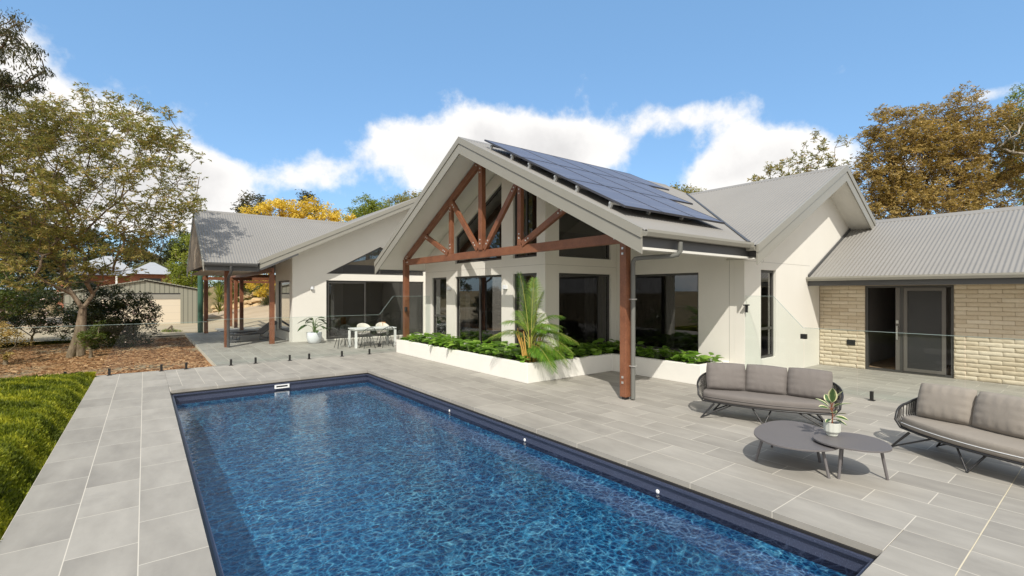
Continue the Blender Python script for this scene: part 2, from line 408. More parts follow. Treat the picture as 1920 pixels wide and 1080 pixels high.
# bark chips scattered on the bed
r = np.random.RandomState(3); n = 9000
cx = r.uniform(-4.5, 1.5, n); cy = r.uniform(15.2, 27, n); cz = np.array([mulch_z(a, b) for a, b in zip(cx, cy)])+.012
an = r.uniform(0, 6.28, n); L = r.uniform(.02, .06, n); Wd = r.uniform(.008, .02, n); tl = r.uniform(-.5, .5, (n, 2))
dx, dy = np.cos(an), np.sin(an)
Vq = np.stack([np.stack([cx+sx*L*dx-sy*Wd*dy, cy+sx*L*dy+sy*Wd*dx, cz+sx*L*tl[:, 0]*.5+sy*Wd*tl[:, 1]+.006], -1) for sx, sy in ((-1, -1), (1, -1), (1, 1), (-1, 1))], 1).reshape(-1, 3)
M_chip = leafmat('bark_chips', [(0, (.11, .05, .025)), (.5, (.30, .15, .07)), (1, (.56, .36, .20))], .02, .9, .1)
tag(np_mesh('bark_chips', Vq, np.arange(4*n).reshape(-1, 4), M_chip, tint=r.rand(n)), kind='stuff')
def drive_z(x, y):
    rx = max(0, x-3.4); return -.06+min(3.2, rx*.22*min(1, max(0, (y-29)/13)))
grid('driveway', -20, 26, 27.9, 56, 60, 40, drive_z, M_drive)

# pool
WZ = -.24
PX0, PX1, PY0, PY1 = .40, 4.55, 1.17, 11.95
def f_shell(t):
    p = P3(t); s = t.n('ShaderNodeSeparateXYZ', i_0=p)
    sp = t.noise(p, 150, 2, .7); n = t.noise(p, 1.2, 3)
    base = t.mix(n, (.036, .044, .078), (.050, .060, .100))
    base = t.mix(t.m('GREATER_THAN', sp, .63), base, (.15, .18, .27))
    nm = t.bump(t.noise(p, 90, 2), .1, .002)
    return pbsdf(t, base, .35, 0, nm, .5)
M_shell = mat('navy_pool_shell', f_shell)
def f_floor(t):
    p = P3(t); n = t.noise(p, 1.1, 4, .6)
    v = t.n('ShaderNodeTexVoronoi', i_Scale=14.0, i_Vector=p)
    s = t.n('ShaderNodeSeparateColor', i_0=v.outputs['Color']).outputs[0]
    base = t.ramp(t.m('ADD', t.m('MULTIPLY', n, .5), t.m('MULTIPLY', s, .5)), [(.2, (.05, .33, .52)), (.5, (.11, .52, .74)), (.8, (.30, .80, .93))])
    return pbsdf(t, base, .5, 0, None, .3)
M_floor = mat('blue_pool_floor', f_floor)
def f_bench(t):
    p = P3(t); n = t.noise(p, 3, 4, .6); sp = t.noise(p, 150, 2, .7)
    base = t.mix(n, (.22, .46, .72), (.32, .58, .80)); base = t.mix(t.m('GREATER_THAN', sp, .6), base, (.16, .25, .36))
    return pbsdf(t, base, .5)
M_bench = mat('pool_bench_shell', f_bench)
pool = empty('swimming_pool', ((PX0+PX1)/2, (PY0+PY1)/2, -1.3), 0, 'long rectangular in-ground pool with navy shell and blue water set in grey paving', 'pool')
def under(o, par=pool):
    o.parent = par; o.matrix_parent_inverse = Matrix.Translation(par.location).inverted() if False else Matrix.Identity(4)
    for v in o.data.vertices: v.co -= par.location
    return o
mb = MB(); FZ = -.90
x0, x1, y0, y1 = PX0+.03, PX1-.03, PY0+.03, PY1-.03
def wallq(ax, bx, za, zb): mb.add([(*ax, za), (*bx, za), (*bx, zb), (*ax, zb)], [(0, 1, 2, 3)])
for a, b in (((x0, y0), (x1, y0)), ((x1, y0), (x1, y1)), ((x1, y1), (x0, y1)), ((x0, y1), (x0, y0))): wallq(a, b, -.30, -.085)
# lip ledge at the top of the shell
for (ax, ay, bx, by) in ((x0-.01, y0-.01, x0+.035, y1+.01), (x1-.035, y0, x1+.01, y1+.01), (x0+.035, y0-.01, x1-.035, y0+.035), (x0+.035, y1-.035, x1-.035, y1+.01)):
    mb.box((ax, ay, -.115), (bx, by, -.088))
under(mb.build('shell_wall', M_shell)); mb = MB()
for a, b in (((x0, y0), (x1, y0)), ((x1, y0), (x1, y1)), ((x1, y1), (x0, y1)), ((x0, y1), (x0, y0))): wallq(a, b, FZ, -.301)
under(mb.build('lower_wall', M_floor))
mb = MB().add([(x0, y0, FZ), (x1, y0, FZ), (x1, y1, FZ), (x0, y1, FZ)], [(0, 1, 2, 3)]); under(mb.build('pool_floor', M_floor))
bo = [(x1-.36, y0+.62), (x1-.002, y0+.01), (x1-.002, y1-.01), (x1-.85, y1-.01), (x1-.85, y1-.55), (x1-.36, y1-.55)]
bo = [(x1-.95, y0+.01), (x1-.002, y0+.01), (x1-.002, y1-.01), (x1-.95, y1-.01), (x1-.95, y1-.6), (x1-.36, y1-.6), (x1-.36, y0+.75)]
mb = MB().prism(bo, [], lambda s, q, d: (s, q, d), FZ, -.421); under(mb.build('bench_riser', M_floor)); mb = MB().prism(bo, [], lambda s, q, d: (s, q, d), -.42, -.40); under(mb.build('bench', M_bench))
# black strip standing in for the shadow gap under the coping
mb = MB()
for (ax, ay, bx, by) in ((x0-.02, y0, x0+.004, y1), (x1-.004, y0, x1+.02, y1), (x0+.004, y0-.02, x1-.004, y0+.004), (x0+.004, y1-.004, x1-.004, y1+.02)): mb.box((ax, ay, -.086), (bx, by, -.062))
under(mb.build('shadow_gap_strip', M_metal))
def f_water(t):
    p = P3(t); s = t.n('ShaderNodeSeparateXYZ', i_0=p)
    # ripples
    mp = t.n('ShaderNodeMapping', i_0=p); mp.inputs['Rotation'].default_value = (0, 0, R(-40)); mp.inputs['Scale'].default_value = (1, 2.4, 1)
    w1 = t.noise(mp.outputs[0], 5.5, 3, .5); w2 = t.noise(p, 2.2, 2, .5); w3 = t.noise(mp.outputs[0], 16, 2, .5)
    calm = t.n('ShaderNodeMapRange', i_0=s.outputs[1], i_1=12.0, i_2=7.5, i_3=.12, i_4=1.0).outputs[0]
    h = t.m('ADD', t.m('ADD', t.m('MULTIPLY', w1, 1.0), t.m('MULTIPLY', w2, .9)), t.m('MULTIPLY', w3, .35))
    bmp = t.n('ShaderNodeBump', i_Height=h, i_Strength=calm, i_Distance=.011).outputs[0]
    fr = t.n('ShaderNodeFresnel', i_0=1.42); t.set(fr.inputs['Normal'], bmp)
    gl = t.n('ShaderNodeBsdfGlossy', i_0=(1, 1, 1)); gl.inputs['Roughness'].default_value = .02; t.set(gl.inputs['Normal'], bmp)
    # caustic net painted into the water's tint, standing in for sunlight focused by ripples
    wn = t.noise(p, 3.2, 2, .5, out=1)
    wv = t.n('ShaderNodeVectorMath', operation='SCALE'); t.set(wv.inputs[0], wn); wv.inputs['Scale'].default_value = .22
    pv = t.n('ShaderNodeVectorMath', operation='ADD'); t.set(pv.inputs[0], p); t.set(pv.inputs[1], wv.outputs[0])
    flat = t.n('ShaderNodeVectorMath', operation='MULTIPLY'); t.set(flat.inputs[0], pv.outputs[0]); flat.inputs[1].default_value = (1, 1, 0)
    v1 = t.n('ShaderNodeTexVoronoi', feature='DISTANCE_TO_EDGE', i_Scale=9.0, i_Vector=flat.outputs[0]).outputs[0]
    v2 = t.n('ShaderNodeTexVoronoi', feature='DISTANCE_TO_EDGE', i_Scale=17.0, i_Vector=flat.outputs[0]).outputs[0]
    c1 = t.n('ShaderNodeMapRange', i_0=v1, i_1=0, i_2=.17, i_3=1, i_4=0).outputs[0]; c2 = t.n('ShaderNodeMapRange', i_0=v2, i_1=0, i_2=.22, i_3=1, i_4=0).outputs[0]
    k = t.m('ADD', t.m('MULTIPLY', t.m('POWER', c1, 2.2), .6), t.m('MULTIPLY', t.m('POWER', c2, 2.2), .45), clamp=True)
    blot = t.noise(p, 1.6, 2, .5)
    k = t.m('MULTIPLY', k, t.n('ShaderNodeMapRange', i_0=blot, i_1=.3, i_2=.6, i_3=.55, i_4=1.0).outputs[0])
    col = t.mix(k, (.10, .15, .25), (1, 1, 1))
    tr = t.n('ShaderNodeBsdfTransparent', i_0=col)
    return t.n('ShaderNodeMixShader', i_0=t.m('MULTIPLY', t.m('MULTIPLY', fr.outputs[0], 1.15, clamp=True), t.m('SUBTRACT', 1.0, t.n('ShaderNodeNewGeometry').outputs['Backfacing'])), i_1=tr.outputs[0], i_2=gl.outputs[0]).outputs[0]
M_water = mat('pool_water_surface', f_water)
sheet('pool_water', rect(x0+.001, y0+.001, x1-.001, y1-.001), WZ, M_water)
# skimmer box front and return jets
sk = empty('pool_skimmer', (2.5, y1-.01, -.16), 0, 'white rectangular skimmer mouth in the far pool wall', 'skimmer')
mb = MB().prism(rect(-.155, -.040, .155, .048), [rect(-.12, -.015, .12, .024)], lambda s, q, d: (s, d, q), -.03, .0); mb.build('surround', M_white, sk)
MB().box((-.12, -.012, -.015), (.12, -.002, .024)).build('opening', M_metal, sk)
for y, lab in ((3.21, 'white round jet fitting in the pool wall opposite the coffee tables'), (5.55, 'white round jet fitting in the pool wall nearest the roof post'), (7.78, 'white round jet fitting in the pool wall below the planter corner')):
    mb = MB(); mb.lathe([(0, .008), (.016, .008), (.022, .005), (.024, 0)], 20)
    o = mb.build('jet_fitting', M_white); o.rotation_euler = (0, R(-90), 0); o.location = (x1-.002, y, -.215); tag(o, lab, 'pool fitting', 'jet fittings along the pool wall')

# paving: separate sheets round the pool, thick slabs so their edges show
def slab(name, pts, material, th=.06, z=0): return sheet(name, pts, z, material, thick=th)
slab('paving', rect(-.92, 1.17-8, .40, 15.14), M_tile2, .3)
slab('coping', rect(4.53, 1.17, 5.065, 12.4), M_coping)
slab('coping', rect(.403, 11.93, 4.527, 12.4), M_coping2)
slab('paving', rect(.403, 12.403, 5.065, 15.14), M_tile)
slab('paving', [(5.068, .76), (14.86, .76), (14.86, 15.14), (5.068, 15.14)], M_tile)
slab('paving', [(5.068, -7), (14.86, -7), (14.86, .752), (5.068, .752)], M_tile)
slab('paving', rect(.403, -7, 5.065, 1.165), M_tile)
slab('joint', rect(4.53, .753, 14.86, .759), M_joint, .02, .001)
M_tile3 = mat('stone_paving_patio', tile_fn((15.15, 1.55), .41, .825))
slab('patio', rect(1.55, 15.143, 11, 28.2), M_tile3, .16, 0.0)
slab('patio_step', rect(3.05, 28.21, 6.5, 30.6), M_tile3, .2, .02)
# ---------------------------------------------------------------- house
house = empty('house', (0, 0, 0), 0, 'cream rendered house with grey gable roofs, timber truss porch and stone brick wing', 'house')
fx_ = lambda X, sgn=1: (lambda s, z, d: (X+d*sgn, s, z))      # wall facing -x: depth d goes +x, s = y
fy_ = lambda Y, sgn=1: (lambda s, z, d: (s, Y+d*sgn, z))      # wall facing -y
def wall(poly, holes, fn, mat_=None, th=.22, name='wall'):
    mb = MB().prism(poly, holes, fn, 0, th); return mb.build(name, mat_ or M_stucco, house)
def rz(a, b, c, d): return [(a, b), (c, b), (c, d), (a, d)]
def window(poly, fn, mull=(), hor=(), fw=.055, depth=.06, back=.07, name='window', sash=()):
    """frame ring + mullions as mesh 'window', pane as its child"""
    inn = inset(poly, fw); mb = MB().prism(poly, [inn], fn, depth, depth+back)
    zs = [p[1] for p in inn]; ss = [p[0] for p in inn]
    def zat(s):   # vertical extent inside polygon at s
        out = []
        n = len(inn)
        for i in range(n):
            (a, b), (c, d) = inn[i], inn[(i+1) % n]
            if abs(c-a) > 1e-6 and min(a, c)-1e-6 <= s <= max(a, c)+1e-6: out.append(b+(d-b)*(s-a)/(c-a))
        return min(out), max(out)
    for s in mull:
        a, b = zat(s); mb.prism(rz(s-.028, a, s+.028, b), [], fn, depth+.004, depth+back-.004)
    for z in hor: mb.prism(rz(min(ss), z-.03, max(ss), z+.03), [], fn, depth+.006, depth+back-.006)
    for (a, b, c, d) in sash:   # a sliding sash ring standing proud
        q = rz(a, b, c, d); mb.prism(q, [inset(q, .05)], fn, depth-.025, depth-.002)
    w = mb.build(name, M_frame, house)
    gp = MB().prism(inset(poly, fw*.6), [], fn, depth+back*.5-.003, depth+back*.5+.003); gp.build('pane', M_glass, w)
    return w
RZ, RY, RS = 5.95, 10.52, .519
roofz = lambda y: RZ-RS*abs(y-RY)
SOF = .26
# --- W1: gable wall under the truss (faces the pool)
X1, Y2, Y1L = 7.95, 8.95, 15.38
top = lambda y: roofz(y)-SOF-.02
wn_low = [(14.90, .42, 13.89, 2.50), (13.33, .42, 10.80, 2.50), (10.27, .42, 9.28, 2.50)]
holes = [rz(c, b, a, d) for a, b, c, d in wn_low]
up1 = [(10.80, 2.92), (13.33, 2.92), (13.33, top(13.33)-.42), (10.80, top(10.80)-.42)]
up2 = [(9.28, 2.92), (10.27, 2.92), (10.27, 4.95), (9.28, 4.60)]
wall([(Y2+.222, -.05), (Y1L, -.05), (Y1L, top(Y1L)), (RY, top(RY)), (Y2+.222, top(Y2+.222))], holes+[up1, up2], fx_(X1))
window(holes[0], fx_(X1), hor=(1.19,)); window(holes[1], fx_(X1), mull=(12.0,)); window(holes[2], fx_(X1), hor=(1.19,))
window(up1, fx_(X1)); window(up2, fx_(X1), mull=(9.78,))
# --- W2 (faces the camera side), W3, W4
w2l = rz(8.42, .42, 10.42, 2.50); tz = top(Y2)
w2u = [(8.42, 2.92), (10.42, 2.92), (10.42, 4.35), (8.42, 4.35)]
wall([(X1, -.05), (10.64+.22, -.05), (10.64+.22, tz-.0), (X1, tz)], [w2l, w2u], fy_(Y2))
window(w2l, fy_(Y2), mull=(10.0,)); window(w2u, fy_(Y2))
X3 = 10.64; Y4 = 5.28
w3 = rz(6.40, .50, 8.42, 2.48)
wall([(Y4+.222, -.05), (Y2-.002, -.05), (Y2-.002, top(Y2)), (Y4+.222, top(Y4+.222))], [w3], fx_(X3)); window(w3, fx_(X3))
G4 = lambda x: (2.97+.486*(x-10.0)) if x < 14.98 else 5.39-.55*(x-14.98)
tg = lambda x: G4(x)-.27
w4 = rz(11.42, .43, 12.20, 2.53)
wall([(X3, -.05), (15.2, -.05), (18.4, 1.9), (18.4, tg(18.4)), (14.98, tg(14.98)), (X3, tg(X3))], [w4], fy_(Y4)); window(w4, fy_(Y4), hor=(1.13,))
# expansion joints of the render (thin grooves as slim recess strips)
M_rj = simple('joint_shadow', (.42, .40, .36), .9)
for a_, b_ in (((X3+.002, Y4-.0025, 2.706), (14.2, Y4+.001, 2.714)), ((X3-.0025, 5.62, .0), (X3+.001, 5.63, 2.75)), ((X3+.9, Y4-.0025, 2.716), (X3+.908, Y4+.001, 3.2)), ((X1-.0025, Y2+.01, 2.70), (X1+.001, Y1L, 2.708)), ((X1+.01, Y2-.0025, 2.70), (X3-.01, Y2+.001, 2.708))): MB().box(a_, b_).build('render_joint', M_rj, house)
# hidden closing walls
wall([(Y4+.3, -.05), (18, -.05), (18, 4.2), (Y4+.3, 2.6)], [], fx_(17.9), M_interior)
wall([(X1+.23, -.05), (10.66, -.05), (10.66, top(Y1L)), (X1+.23, top(Y1L))], [], fy_(Y1L-.22))
wall(rz(Y1L+.002, -.05, 20.49, 3.0), [], fx_(10.66))
# interior
mb = MB().box((X3+.24, Y4+.24, .0), (17.8, Y2+.22, .03)); mb.box((X1+.24, Y2+.24, .0), (17.8, 15.1, .03)); mb.box((4.95, 20.75, .0), (17.8, 29.5, .03))
mb.build('floor', simple('oak_floor', (.30, .20, .11), .4), house)
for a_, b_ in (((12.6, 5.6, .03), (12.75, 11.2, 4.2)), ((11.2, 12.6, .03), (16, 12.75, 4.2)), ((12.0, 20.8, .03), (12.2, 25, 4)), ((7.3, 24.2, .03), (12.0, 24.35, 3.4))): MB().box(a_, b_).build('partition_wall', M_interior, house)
MB().box((9.25, 22.3, .03), (10.08, 22.45, 2.95)).build('partition_wall', M_stucco, house)
M_curt = simple('pale_curtain', (.62, .60, .56), .9)
def curtain(x, y0_, y1_, axis, z1=2.45):
    m2 = MB(); n = int((y1_-y0_)/.02); vs = []
    for i in range(n+1):
        s = y0_+(y1_-y0_)*i/n; o = .035*math.sin(i*1.05); q = (x+o, s) if axis == 'x' else (s, x+o); vs += [(*q, .05), (*q, z1)]
    m2.add(vs, [(2*i, 2*i+2, 2*i+3, 2*i+1) for i in range(n)], True); m2.build('curtain', M_curt, house)
curtain(X1+.36, 14.25, 14.85, 'x'); curtain(Y2+.36, 8.45, 8.75, 'y'); curtain(Y2+.36, 9.75, 10.1, 'y'); curtain(X1+.36, 9.95, 10.25, 'x'); curtain(X3+.36, 7.3, 7.55, 'x'); curtain(X1+.36, 13.0, 13.25, 'x'); curtain(20.86, 6.1, 6.45, 'y')  # mostly added to lighten the dark windows, in place of pale reflections

# --- W0: left wing gable wall with the dining doors, and its left return wall
Y0, X0 = 20.5, 4.69
GL = lambda x: 3.13+.482*(x-3.29) if x < 10.6 else 3.13+.482*7.31-.482*(x-10.6)
d0 = rz(6.01, .03, 10.50, 2.50)
tri = [(6.01, 2.78), (10.50, 2.78), (10.50, 3.15), (8.36, 4.03)]
tg0 = lambda x: GL(x)-.27
wall([(X0, -.05), (17.5, -.05), (17.5, tg0(16)), (10.6, tg0(10.6)), (X0, tg0(X0))], [d0, tri], fy_(Y0))
window(tri, fy_(Y0), mull=(8.36,)); window(d0, fy_(Y0), mull=(7.68, 9.43), sash=((6.08, .09, 7.70, 2.43),), name='sliding_door')
wl = rz(20.96, .35, 23.23, 2.50)
wall([(Y0+.222, -.05), (23.6, -.05), (23.6, 3.5), (Y0+.222, 3.5)], [wl], fx_(X0)); window(wl, fx_(X0))
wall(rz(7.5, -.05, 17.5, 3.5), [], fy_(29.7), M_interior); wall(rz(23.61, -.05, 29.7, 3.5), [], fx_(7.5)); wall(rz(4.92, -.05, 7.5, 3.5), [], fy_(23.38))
# --- brick wing
XB = 14.85
db = rz(2.50, .0, 4.22, 2.17)
M_mortar = simple('brick_mortar', (.33, .27, .19), .95, bump=.4)
bw_ = wall([(-6, -.05), (Y4-.003, -.05), (Y4-.003, 2.27), (-6, 2.27)], [db], fx_(XB), M_mortar, name='brick_wall')
# split-face bricks as a rough skin on the wall
def f_bk(t):
    p = OB(t); a = t.n('ShaderNodeAttribute', attribute_name='tint', attribute_type='GEOMETRY').outputs['Fac']; n = t.noise(p, 18, 5, .7)
    c = t.ramp(t.m('ADD', t.m('MULTIPLY', a, .5), t.m('MULTIPLY', n, .55)), [(.15, (.48, .39, .275)), (.5, (.57, .485, .36)), (.8, (.66, .58, .455)), (.97, (.57, .43, .26))])
    return pbsdf(t, c, .9, 0, t.bump(t.noise(p, 70, 4, .7), .6, .01), .2)
rb = np.random.RandomState(4); V = []; F = []; T = []; bl, bh = .385, .0985; nx_, nz_ = 10, 4; row = 0; z = 0.0
while z < 2.25:
    off_ = (row % 2)*bl/2+.02*rb.rand(); y = -6+off_-bl
    while y < Y4:
        y0_, y1_ = max(-6, y)+.004, min(Y4-.006, y+bl)-.004; z0_, z1_ = z+.004, min(2.268, z+bh)-.004; segs = [(y0_, y1_)]
        if z < 2.17:
            z1_ = min(z1_, 2.168) if (y0_ < 4.22 and y1_ > 2.5 and z1_ > 2.17) else z1_
            if y1_ > 2.5 and y0_ < 4.22: segs = [q for q in ((y0_, min(y1_, 2.498)), (max(y0_, 4.222), y1_)) if q[1]-q[0] > .02]
        for (a, b) in segs:
            o = len(V); tt = rb.beta(2, 2)
            tilt = rb.normal(0, .004); base = .008+rb.uniform(0, .006); G_ = rb.normal(0, .0036, (nz_+1, nx_+1))
            for j in range(nz_+1):
                for i in range(nx_+1):
                    ed = i in (0, nx_) or j in (0, nz_); d = .0 if ed else base+G_[j, i]+tilt*(j/nz_-.5)*2+(.004 if j == nz_-1 else 0)
                    V.append((XB-d, a+(b-a)*min(1, max(0, (i-.5)/(nx_-1) if not (i in (0, nx_)) else i/nx_)), z0_+(z1_-z0_)*(j/nz_ if j in (0, nz_) else (j-.75)/(nz_-1.5)+.0)))
            for j in range(nz_):
                for i in range(nx_): q = o+j*(nx_+1)+i; F.append((q, q+1, q+nx_+2, q+nx_+1)); T.append(tt)
        y += bl
    z += bh; row += 1
np_mesh('split_face', V, F, mat('split_face_stone', f_bk), bw_, T)
wall(rz(XB+.1, -.05, 20, 2.27), [], fy_(-6.3), M_brick, name='brick_wall')
wall([(-6, -.05), (Y4-.01, -.05), (Y4-.01, 2.3), (-6, 2.3)], [], fx_(20.6), M_interior)
mb = MB().box((XB+.23, -6, .0), (20.5, Y4-.02, .03)); mb.build('floor', simple('tan_floor', (.34, .23, .14), .5), house)
for a_, b_ in (((17.2, -2, .03), (17.35, 3.9, 2.25)), ((15.6, 4.4, .03), (20, 4.5, 2.25))): MB().box(a_, b_).build('partition_wall', M_interior, house)
# brick wing doors: frame, open sliding leaf on the left, security screen door on the right
fn = fx_(XB); mb = MB().prism(db, [inset(db, .055)], fn, .03, .14)
mb.prism(rz(3.44, .055, 3.50, 2.115), [], fn, .034, .136)
dr = mb.build('double_door', M_frame, house)
q = rz(2.64, .06, 3.43, 2.11); mb = MB().prism(q, [inset(q, .075)], fn, .015, .055); sc = mb.build('screen_door', M_sill, dr)
def f_mesh(t): return t.n('ShaderNodeMixShader', i_0=.62, i_1=t.n('ShaderNodeBsdfTransparent').outputs[0], i_2=pbsdf(t, (.04, .04, .04), .5)).outputs[0]
MB().prism(inset(q, .07), [], fn, .03, .034).build('fly_screen', mat('fly_screen_mesh', f_mesh), dr)
q = rz(3.505, .06, 3.59, 2.11); MB().prism(q, [], fn, .03, .07).build('door_stile', M_sill, dr)
mb = MB().box((XB-.045, 3.53, .82), (XB-.025, 3.565, 1.16)).box((XB-.03, 3.53, .86), (XB+.035, 3.56, .89)).box((XB-.03, 3.53, 1.09), (XB+.035, 3.56, 1.12)); mb.box((XB+.0, 3.525, 1.22), (XB+.035, 3.575, 1.30))
mb.build('handle', simple('satin_nickel', (.55, .54, .5), .3, .9), dr)
q = rz(2.50+.06, .02, 4.16, .055)
# power outlet on the brick
pb = MB().box((XB-.03, 4.43, .60), (XB-.001, 4.62, .74), None); pb.box((XB-.045, 4.45, .68), (XB-.031, 4.50, .725)); pb.box((XB-.045, 4.54, .68), (XB-.031, 4.59, .725))
tag(pb.build('power_outlet', M_spigot), 'black outdoor double power outlet on the brick wall left of the doors', 'power outlet')

# --- roofs
def corr(name, poly, ux, pitch=.09, amp=.011, material=None, par=house):
    """corrugated sheet on planar polygon (3D); ux = unit vector along the eave; ribs run up the slope"""
    P = [Vector(p) for p in poly]; ux = Vector(ux).normalized(); n = Vector((0, 0, 0))
    for i in range(len(P)): n += (P[i]-P[0]).cross(P[(i+1) % len(P)]-P[0])
    n.normalize(); n = n if n.z > 0 else -n
    uy = n.cross(ux).normalized(); O = P[0]; q = [((p-O).dot(ux), (p-O).dot(uy)) for p in P]
    s0, s1 = min(a for a, b in q), max(a for a, b in q); k = 6; m = max(2, int((s1-s0)/pitch*k))
    vs = []; prev = None; mb = MB(); cnt = 0; rows = []
    for i in range(m+1):
        s = s0+(s1-s0)*i/m; s_ = min(max(s, s0+1e-4), s1-1e-4); cr = []
        for j in range(len(q)):
            (a, b), (c, d) = q[j], q[(j+1) % len(q)]
            if (a-s_)*(c-s_) <= 0 and abs(c-a) > 1e-9: cr.append(b+(d-b)*(s_-a)/(c-a))
        h = amp*(math.sin(2*math.pi*(s-s0)/pitch)+1)
        for tt in (min(cr), max(cr)): vs.append(O+ux*s+uy*tt+n*h)
    fs = [(2*i, 2*i+2, 2*i+3, 2*i+1) for i in range(m)]
    mb.add(vs, fs, True); return mb.build(name, material or M_roof, par)
def ridge(a, b, s1, s2, w=.16, par=house):
    """ridge cap folded over the ridge a-b; s1/s2 = down vectors"""
    a, b = Vector(a), Vector(b); up = Vector((0, 0, .035)); mb = MB(); s1, s2 = Vector(s1).normalized()*w, Vector(s2).normalized()*w
    mb.add([a+s1+up*.6, a+up*1.2, a+s2+up*.6, b+s1+up*.6, b+up*1.2, b+s2+up*.6, a+s1-up*.1, b+s1-up*.1, a+s2-up*.1, b+s2-up*.1],
           [(0, 1, 4, 3), (1, 2, 5, 4), (6, 0, 3, 7), (2, 8, 9, 5)]); return mb.build('ridge_cap', M_roof, par)
def fascia(p, q, h0, h1, out, th=.03, name='fascia', m=None, par=house):
    """vertical board along p-q, from z+h0 to z+h1, thickness outwards"""
    p, q, out = Vector(p), Vector(q), Vector(out).normalized()*th; zz = Vector((0, 0, 1))
    vs = [p+zz*h0, q+zz*h0, q+zz*h1, p+zz*h1]; vs = vs+[v+out for v in vs]
    MB_ = MB().add(vs, [(0, 1, 2, 3), (7, 6, 5, 4), (0, 4, 5, 1), (1, 5, 6, 2), (2, 6, 7, 3), (3, 7, 4, 0)]); return MB_.build(name, m or M_fascia, par)
def gutter(p, q, out, m=None, w=.115, h=.085, par=house):
    p, q, out = Vector(p), Vector(q), Vector(out).normalized(); z = Vector((0, 0, 1))
    prof = [(0, .0), (0, -h), (w*.8, -h), (w, -h*.35), (w, .01), (w+.012, .012), (w+.012, -h*.4), (w*.84, -h-.012), (-.002, -h-.012), (-.002, 0)]
    vs = [e+out*a+z*b for e in (p, q) for a, b in prof]; n = len(prof)
    mb = MB().add(vs, [(i, (i+1) % n, n+(i+1) % n, n+i) for i in range(n)]+[tuple(range(n)), tuple(range(n, 2*n))[::-1]]); return mb.build('gutter', m or M_fascia, par)
def soffit(pts, m=None): return MB().add(pts, [tuple(range(len(pts)))]).build('soffit', m or M_soffit, house)
def barge(a, b, out, deep=.39, capd=.13, s_ov=.0):
    """two-step barge board along a rake from a to b (points on roof surface)"""
    fascia(a, b, -deep, -capd-.012, out, .03, 'barge_board'); fascia(a, b, -capd, .035, out, .05, 'barge_cap'); fascia(a, b, -capd-.012, -capd, out, .012, 'barge_groove', M_dark)

XF = 6.42; YE = 4.87; YL = 16.17; XE = 15.3
zE = roofz(YE); zL = roofz(YL)
corr('roof', [(XF, YE, zE), (9.95, YE, zE), (14.98, 9.44, roofz(9.44)), (XE, 9.44, roofz(9.44)), (XE, RY, RZ), (XF, RY, RZ)], (1, 0, 0))
corr('roof', [(XF, RY, RZ), (XE, RY, RZ), (XE, YL, zL), (XF, YL, zL)], (1, 0, 0))
ridge((XF-.05, RY, RZ), (XE, RY, RZ), (0, -1, -RS), (0, 1, -RS))
barge((XF, YE-.02, zE), (XF, RY, RZ), (-1, 0, 0)); barge((XF, RY, RZ), (XF, YL, zL), (-1, 0, 0))
so_ = lambda x, y: (x, y, roofz(y)-SOF)
soffit([so_(XF+.001, YE+.12), so_(10.9, YE+.12), so_(10.9, RY), so_(XF+.001, RY)])
soffit([so_(XF+.001, RY), so_(XE, RY), so_(XE, YL-.02), so_(XF+.001, YL-.02)])
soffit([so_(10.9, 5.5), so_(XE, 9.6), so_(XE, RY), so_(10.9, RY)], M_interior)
# right eave: gutter, dark beam, light trim
gutter((XF+.0, YE, zE-.005), (9.97, YE, zE-.005), (0, -1, 0))
mb = MB().box((XF+.03, YE+.03, zE-.27), (10.13, YE+.09, zE-.075)); mb.box((10.07, 4.74, zE-.27), (10.13, YE+.03, zE-.075)); mb.build('eave_beam', M_dark, house)
mb = MB().box((XF+.03, YE+.02, zE-.315), (10.12, YE+.16, zE-.272)); mb.build('beam_trim', M_soffit, house)
# left eave
gutter((XF+.0, YL, zL-.005), (10.6, YL, zL-.005), (0, 1, 0)); MB().box((XF+.03, YL-.08, zL-.25), (10.6, YL-.02, zL-.09)).build('eave_beam', M_dark, house)
# W4 gable roof
YG = 4.70
corr('roof', [(9.98, YG, G4(9.98)), (14.98, YG, 5.39), (14.98, 9.44, 5.39), (9.98, 4.85, G4(9.98))], (0, 1, 0))
corr('roof', [(14.98, YG, 5.39), (18.6, YG, G4(18.6)), (18.6, 15.0, G4(18.6)), (14.98, 15.0, 5.39)], (0, 1, 0))
ridge((14.98, YG-.05, 5.39), (14.98, 9.6, 5.39), (-1, 0, -.486), (1, 0, -.55))
barge((9.96, YG, G4(9.96)), (14.98, YG, 5.39), (0, -1, 0)); barge((14.98, YG, 5.39), (17.3, YG, G4(17.3)), (0, -1, 0))
gutter((9.98, YG, G4(9.98)-.005), (9.98, YE, G4(9.98)-.005), (-1, 0, 0), w=.1)
soffit([(9.98, YG+.001, tg(9.98)), (14.98, YG+.001, tg(14.98)), (14.98, Y4+.1, tg(14.98)), (9.98, Y4+.1, tg(9.98))])
soffit([(14.98, YG+.001, tg(14.98)), (17.3, YG+.001, tg(17.3)), (17.3, Y4+.1, tg(17.3)), (14.98, Y4+.1, tg(14.98))])
# valley strip
mb = MB().bar((9.93, 4.83, zE+.03), (15.0, 9.46, roofz(9.46)+.045), .055, .02); mb.build('valley', M_dark, house)
